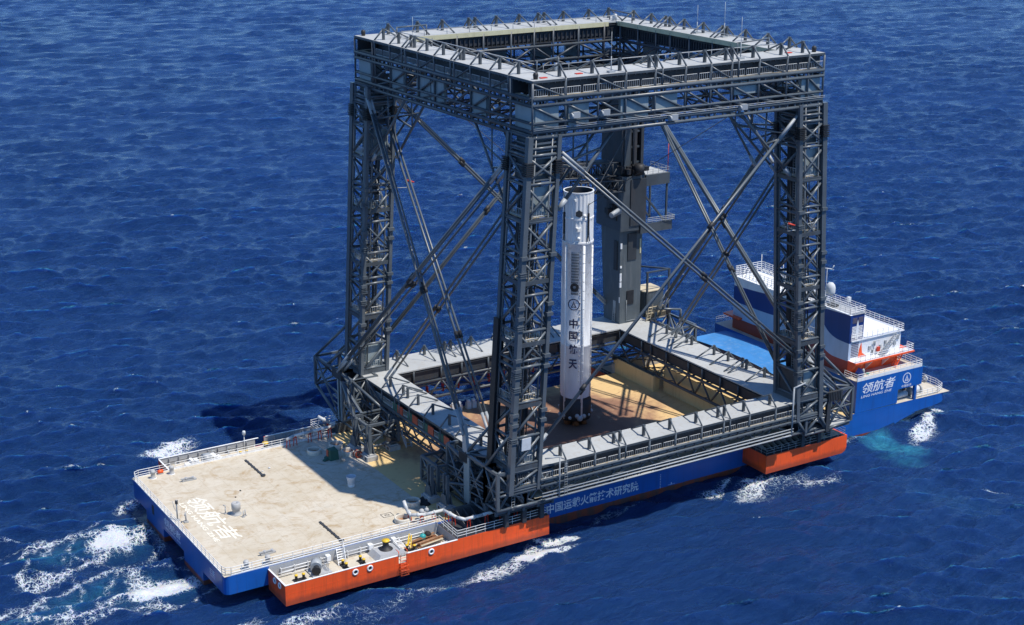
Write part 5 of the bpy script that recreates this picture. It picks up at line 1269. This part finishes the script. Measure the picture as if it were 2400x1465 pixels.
twin(26.6,-2.85,-.6,'black twin bollard with yellow caps beside the pile of timber')
t=thing('capstan','big black capstan with a yellow top on a raised grey plinth in the orange sponson','capstan',(23.2,-1.9,-1.7))
MB().hexa([(20.9,-3.9,-1.7),(25.6,-3.9,-1.7),(25.6,-.6,-1.7),(20.9,-.6,-1.7)],[(21.6,-3.5,-.95),(25.2,-3.5,-.95),(25.2,-.8,-.95),(21.6,-.8,-.95)]).build('plinth','pit_grey',t)
MB().lathe((23.2,-1.9,-.95),[(1.0,0),(.85,.15),(.5,.35),(.4,.8),(.52,1.1),(.53,1.2)],24).build('drum','black_steel',t)
MB().lathe((23.2,-1.9,-.95),[(.55,1.2),(.55,1.36),(0,1.38)],24).build('cap','yellow_paint',t)
m=MB(); m.rail([(21.0,-3.95,-1.7),(25.6,-3.95,-1.7)],.5,.5,.03,2); m.build('edge_bar','rail_grey',t)
t=thing('mooring_winch','grey mooring winch with a black drum in the stern end of the orange sponson','winch',(12.9,-1.9,-1.7))
m=MB(); m.tube((12.3,-2.3,-.8),(13.0,-.9,-.8),.78,18); m.build('housing','rail_grey',t)
m=MB(); m.tube((12.0,-3.1,-.8),(12.3,-2.4,-.8),.42,14); m.tube((11.9,-3.3,-.8),(12.0,-3.1,-.8),.62,14); m.build('drum','black_steel',t)
m=MB(); m.box(11.4,14.3,-3.3,-.5,-1.7,-1.5); m.bar((12.1,-3.0,-1.6),(12.1,-3.0,-.7),.3,.3); m.bar((13.7,-1.2,-1.6),(13.4,-1.2,-.2),.15,.15); m.rail([(13.9,-2.9,-1.6),(14.2,-.6,-1.6)],1.3,.6,.03,3); m.build('bed_frame','pit_grey',t)
t=thing('timber_pile','loose pile of brown planks and pipes in the forward corner of the sponson','timber',(29.6,-2.4,-1.7))
for i in range(14):
    x0=26.8+rng.rand()*1.2; y0=-1.2-2.6*rng.rand(); z=-1.62+.05*i; dx=4.6-.9*rng.rand(); dy=.6*(rng.rand()-.3)
    MB().bar((x0,y0,z),(min(32.3,x0+dx),min(-.5,y0+dy+.6),z+.05),.22+.1*rng.rand(),.09).build('plank',('timber','rust','walk_tan','timber','rust_light')[i%5],t)
t=thing('ladder_stack','white slatted walkway panel leaning along the sponson bulwark','panel',(29,-4.4,-1.7)); m=MB(); m.ladder((26.8,-4.5,-1.35),(32.0,-4.3,-1.2),.9,.3,(0,1,0),.05); m.build('slats','rail_white',t)
t=thing('float_buoy','small teal and black floats against the grey sponson wall','float',(30.1,-1.0,-1.7)); MB().ball((29.6,-.9,-1.2),.5,14,8).build('teal_float','teal_paint',t); MB().ball((30.5,-.7,-1.15),.55,14,8).build('black_float','black_rubber',t)
t=thing('jib_davit','small yellow davit lying beside the big capstan','davit',(27,-1.5,-1.7)); m=MB(); m.bar((26.4,-2.2,-1.6),(27.4,-1.0,-.1),.16,.16); m.bar((26.8,-2.5,-1.6),(27.6,-1.3,-.2),.12,.12); m.bar((26.4,-2.2,-1.5),(27.6,-1.3,-.2),.1,.1); m.build('jib','yellow_paint',t)
t=thing('white_gangway','pale slotted gangway panel on the capstan plinth','gangway',(25.4,-2,-.9)); m=MB(); m.ladder((25.2,-3.3,-.75),(25.4,-.7,-.6),.9,.35,(1,0,0),.06); m.build('panel','rail_white',t)
# gear in the far sponson
twin(19.5,41.0,0,'black twin bollard standing in the far sponson before the gap',-1.7)
t=thing('winch','pale mooring winch crowded with fittings in the far sponson','winch',(13,40.8,-1.7)); m=MB(); m.tube((12.4,40.4,-.6),(13.6,40.4,-.6),1.0,16); m.build('housing','rail_grey',t)
m=MB()
for i in range(10): x=9+rng.rand()*7; m.box(x,x+.3+rng.rand()*.6,39.2+rng.rand(),40.6+rng.rand(),-1.7,-.9+rng.rand()*.9)
m.build('fittings','rail_white',t)
t=thing('capstan','black capstan with a yellow top beside the gap in the far bulwark','capstan',(23.4,41.2,-1.7)); MB().lathe((23.4,41.2,-1.7),[(.9,0),(.8,.3),(.45,.5),(.38,1.0),(.48,1.3)],18).build('drum','black_steel',t); MB().lathe((23.4,41.2,-1.7),[(.5,1.3),(.5,1.5),(0,1.52)],18).build('cap','yellow_paint',t)
t=thing('lamp_post','white lamp on a thin post at the far bulwark','lamp',(20.7,43.4,-1.7)); MB().tube((20.7,43.5,-1.7),(20.7,43.5,.9),.06,6).build('post','rail_white',t); MB().lathe((20.7,43.5,.9),[(0,0),(.28,0),(.28,.5),(.2,.65),(0,.65)],10).build('lamp_head','sack_white',t)
for x,l in ((15.2,'nearer the winch'),(17.9,'nearer the yellow capstan'),(28.6,'in the bulwark before the tower')):
    t=thing('roller_fairlead','pale round roller fairlead on the far bulwark, '+l,'fairlead',(x,43.2,-1.7),'far bulwark fairleads'); m=MB(); torus(m,(x,43.3,-.95),(0,1,0),.32,.10); m.build('ring','rail_grey',t); MB().bar((x,43.2,-1.7),(x,43.2,-1.3),.3,.3).build('stand','pit_grey',t)
t=thing('life_ring_box','orange life raft case by the far stern corner rail','life raft',(4.2,37.4,0)); m=MB(); m.tube((4.0,37.4,.4),(4.8,37.4,.4),.28,12); m.build('case','orange_paint',t); MB().box(3.9,4.8,37.1,37.7,0,.15).build('cradle','foot_grey',t)
# white pump sets at the far edge of the landing deck
t=thing('pump_set','white pump units at the far edge of the landing deck under the ring','pump',(58,36.8,0)); m=MB()
for x in (55.6,56.8,58.6,59.6): m.box(x,x+.8,36.2,37.0,0,.9+.5*rng.rand()); m.ball((x+.4,36.6,1.3),.4,8,5)
m.build('pump','sack_white',t)
# control cabin on the near forward sponson
t=thing('control_cabin','small white cabin with a dark window on the forward orange sponson','cabin',(105.3,-1.2,0)); m=MB().box(104.6,106.0,-1.9,-.5,-.3,2.2); m.build('cabin_wall','white_paint',t); MB().box(104.75,105.85,-1.95,-1.9,.4,1.8).build('window','black_steel',t); MB().box(104.4,106.2,-2.1,-.3,2.2,2.35).build('roof','rail_white',t)
# ---------------------------------------------------------------- gear on the forecastle and bridge
t=thing('radome','white radome on a three-legged stand on the bridge roof','radome',(117.5,11.5,16.32)); 
MB().lathe((117.5,11.5,17.9),[(0,0),(.75,0),(.85,.3),(.85,1.1),(.72,1.6),(.4,1.95),(0,2.05)],20).build('dome','sack_white',t)
m=MB()
for i in range(3): a=2.1*i; m.tube((117.5+.9*math.cos(a),11.5+.9*math.sin(a),16.32),(117.5+.4*math.cos(a),11.5+.4*math.sin(a),17.95),.07,6)
m.build('stand','rail_grey',t)
t=thing('exhaust_pipes','pair of curved black exhaust pipes on the bridge roof','exhaust',(117,17.4,16.32))
for y in (16.2,18.0): m=MB(); m.path([(117.2,y,16.32),(117.2,y,17.4),(117.0,y-.5,18.1),(116.6,y-1.3,18.2)],.38,10); m.build('exhaust_pipe','black_steel',t)
t=thing('roof_vent','flat black vent box on the bridge roof beside the radome','vent',(116.3,9.5,16.32)); MB().box(115.7,117.0,8.7,10.2,16.32,16.7).build('box','black_steel',t); MB().box(115.6,117.1,8.6,10.3,16.7,16.76).build('lid','dark_steel',t)
t=thing('satellite_dome','small white dome on the open rails of the top island','radome',(119.8,20.5,15.75)); MB().ball((119.8,20.5,17.6),.62,14,8).build('dome','sack_white',t); MB().tube((119.8,20.5,15.75),(119.8,20.5,17.2),.12,8).build('stand','rail_white',t)
t=thing('radio_mast','slim mast with a white crossbar aerial above the bridge','mast',(118.3,14.8,16.32)); MB().tube((118.3,14.8,16.32),(118.3,14.8,25.5),.05,6).build('whip','rail_grey',t); m=MB(); m.tube((119,14.2,16.32),(119,14.2,21.6),.06,6); m.path([(118.4,14.9,22.3),(118.5,14.8,21.6),(119.6,13.6,21.5),(119.8,13.4,22.2)],.09,6); m.build('aerial','sack_white',t)
for i,(y,l) in enumerate(((31.5,'farther'),(25.5,'nearer'))):
    t=thing('whip_aerial','thin whip aerial on the white top island, the %s one'%l,'aerial',(119,y,15.75)); MB().tube((119,y,15.75),(119,y,20.0),.06,5).build('whip','rail_white',t)
t=thing('searchlight','small white searchlight on the roof deck forward rail','searchlight',(127.5,17,11.75)); MB().tube((127.5,17,11.75),(127.5,17,13.3),.06,6).build('post','rail_white',t); MB().box(127.2,127.8,16.7,17.3,13.3,14.2).build('lamp_head','sack_white',t)
t=thing('deck_tank','small grey gas cylinder on the forecastle deck in front of the red wall','tank',(117.4,2.2,5.73)); MB().lathe((117.4,2.2,5.73),[(0,0),(.3,0),(.3,.9),(.15,1.15),(0,1.2)],12).build('cylinder','rail_grey',t)
t=thing('blue_locker','dark blue pointed locker at the aft end of the forecastle rail','locker',(116,1.6,5.73)); m=MB().prism([(115.4,1.2,5.73),(116.6,1.2,5.73),(116.6,1.2,6.6),(116.0,1.2,7.4),(115.4,1.2,6.6)],(0,.8,0)); m.build('locker_body','deep_blue',t)
t=thing('hose_heap','small green hose heap on the forecastle deck by the grey cylinder','hose',(118.4,2.1,5.73)); MB().ball((118.4,2.1,5.85),.35,8,5,.5).build('heap','green_net',t) if False else None
paint('net_green',(.02,.26,.15),.8,.3,2)
MB().ball((118.4,2.1,5.85),.35,8,5,.5).build('heap','net_green',t)
# mooring gear on the bow
for x,y,l in ((131.0,4.6,'tall black bollard pair with yellow tops on the bow, nearer the near rail'),(133.4,6.8,'tall black bollard pair with yellow tops on the bow, farther forward')):
    t=thing('bow_bollard',l,'bollard',(x,y,-.3),'bow bollards'); MB().box(x-1.3,x+1.3,y-.5,y+.5,-.35,-.15).build('base','foot_grey',t)
    for e in (-.75,.75):
        q=MB().lathe((x+e,y,-.2),[(.36,0),(.36,1.55),(.44,1.6)],14).build('post','black_steel',t); MB().lathe((x+e,y,-.2),[(.45,1.6),(.45,1.85),(0,1.87)],14).build('cap','yellow_paint',q)
t=thing('bow_winch','white winch with a round drum on the bow by the blue pillar','winch',(129.6,2.0,-.25)); m=MB(); m.tube((128.9,2.2,.55),(131.2,2.2,.55),.62,14); m.build('drum','sack_white',t); m=MB(); m.box(128.8,131.4,1.5,3.0,-.25,0); m.box(129.0,129.3,1.5,2.9,0,1.2); m.tube((131.2,2.2,.5),(131.5,2.2,.5),.85,14); m.build('frame','foot_grey',t)
t=thing('opening_winch','white winch drum with green netting inside the side opening','winch',(125.6,1.6,-.2)); m=MB(); m.tube((124.8,1.6,.5),(127.6,1.6,.5),.55,12); m.build('drum','sack_white',t); m=MB()
for i in range(6): m.ball((124.2+rng.rand()*.9,1.0+rng.rand(),.3+.3*rng.rand()),.4,8,5)
m.build('netting','net_green',t)
m=MB(); m.box(124.6,127.8,1.0,2.6,-.25,-.05); m.build('bed','foot_grey',t)
t=thing('deck_store','pale cream store house on the bow deck','store',(132,14,-.3)); m=MB().box(129.8,132.6,9.5,14.5,-.28,1.6); m.build('store_wall','cream_white',t); MB().box(129.7,132.7,9.4,14.6,1.6,1.72).build('store_roof','pit_floor',t)
for i,(y,l) in enumerate(((5.6,'nearest the bow corner'),(9.8,'in the middle of three'),(13.6,'nearest the cream store house'))):
    t=thing('roller_fairlead','pale round fairlead on the bow rail, '+l,'fairlead',(136.4,y,-.38),'bow fairleads'); m=MB(); torus(m,(136.6,y,.35),(1,0,0),.42,.15); m.build('ring','sack_white',t); MB().box(136.2,136.8,y-.4,y+.4,-.38,-.2).build('stand','foot_grey',t)
# small debris on the aft deck
for x,y,s_,l in ((19.6,30.6,.22,'white scrap by the far rust stain'),(18.2,30.0,.16,'small white scrap by the dark far track'),(12.5,25.0,.16,'small dark lump in the middle of the deck'),(11.0,23.2,.14,'tiny dark lump near the deck lettering')):
    t=MB().ball((0,0,s_*.4),s_,8,5,.5).build('scrap','sack_white' if 'white' in l else 'black_rubber',None); t.location=(x,y,0); tag(t,l,'scrap')
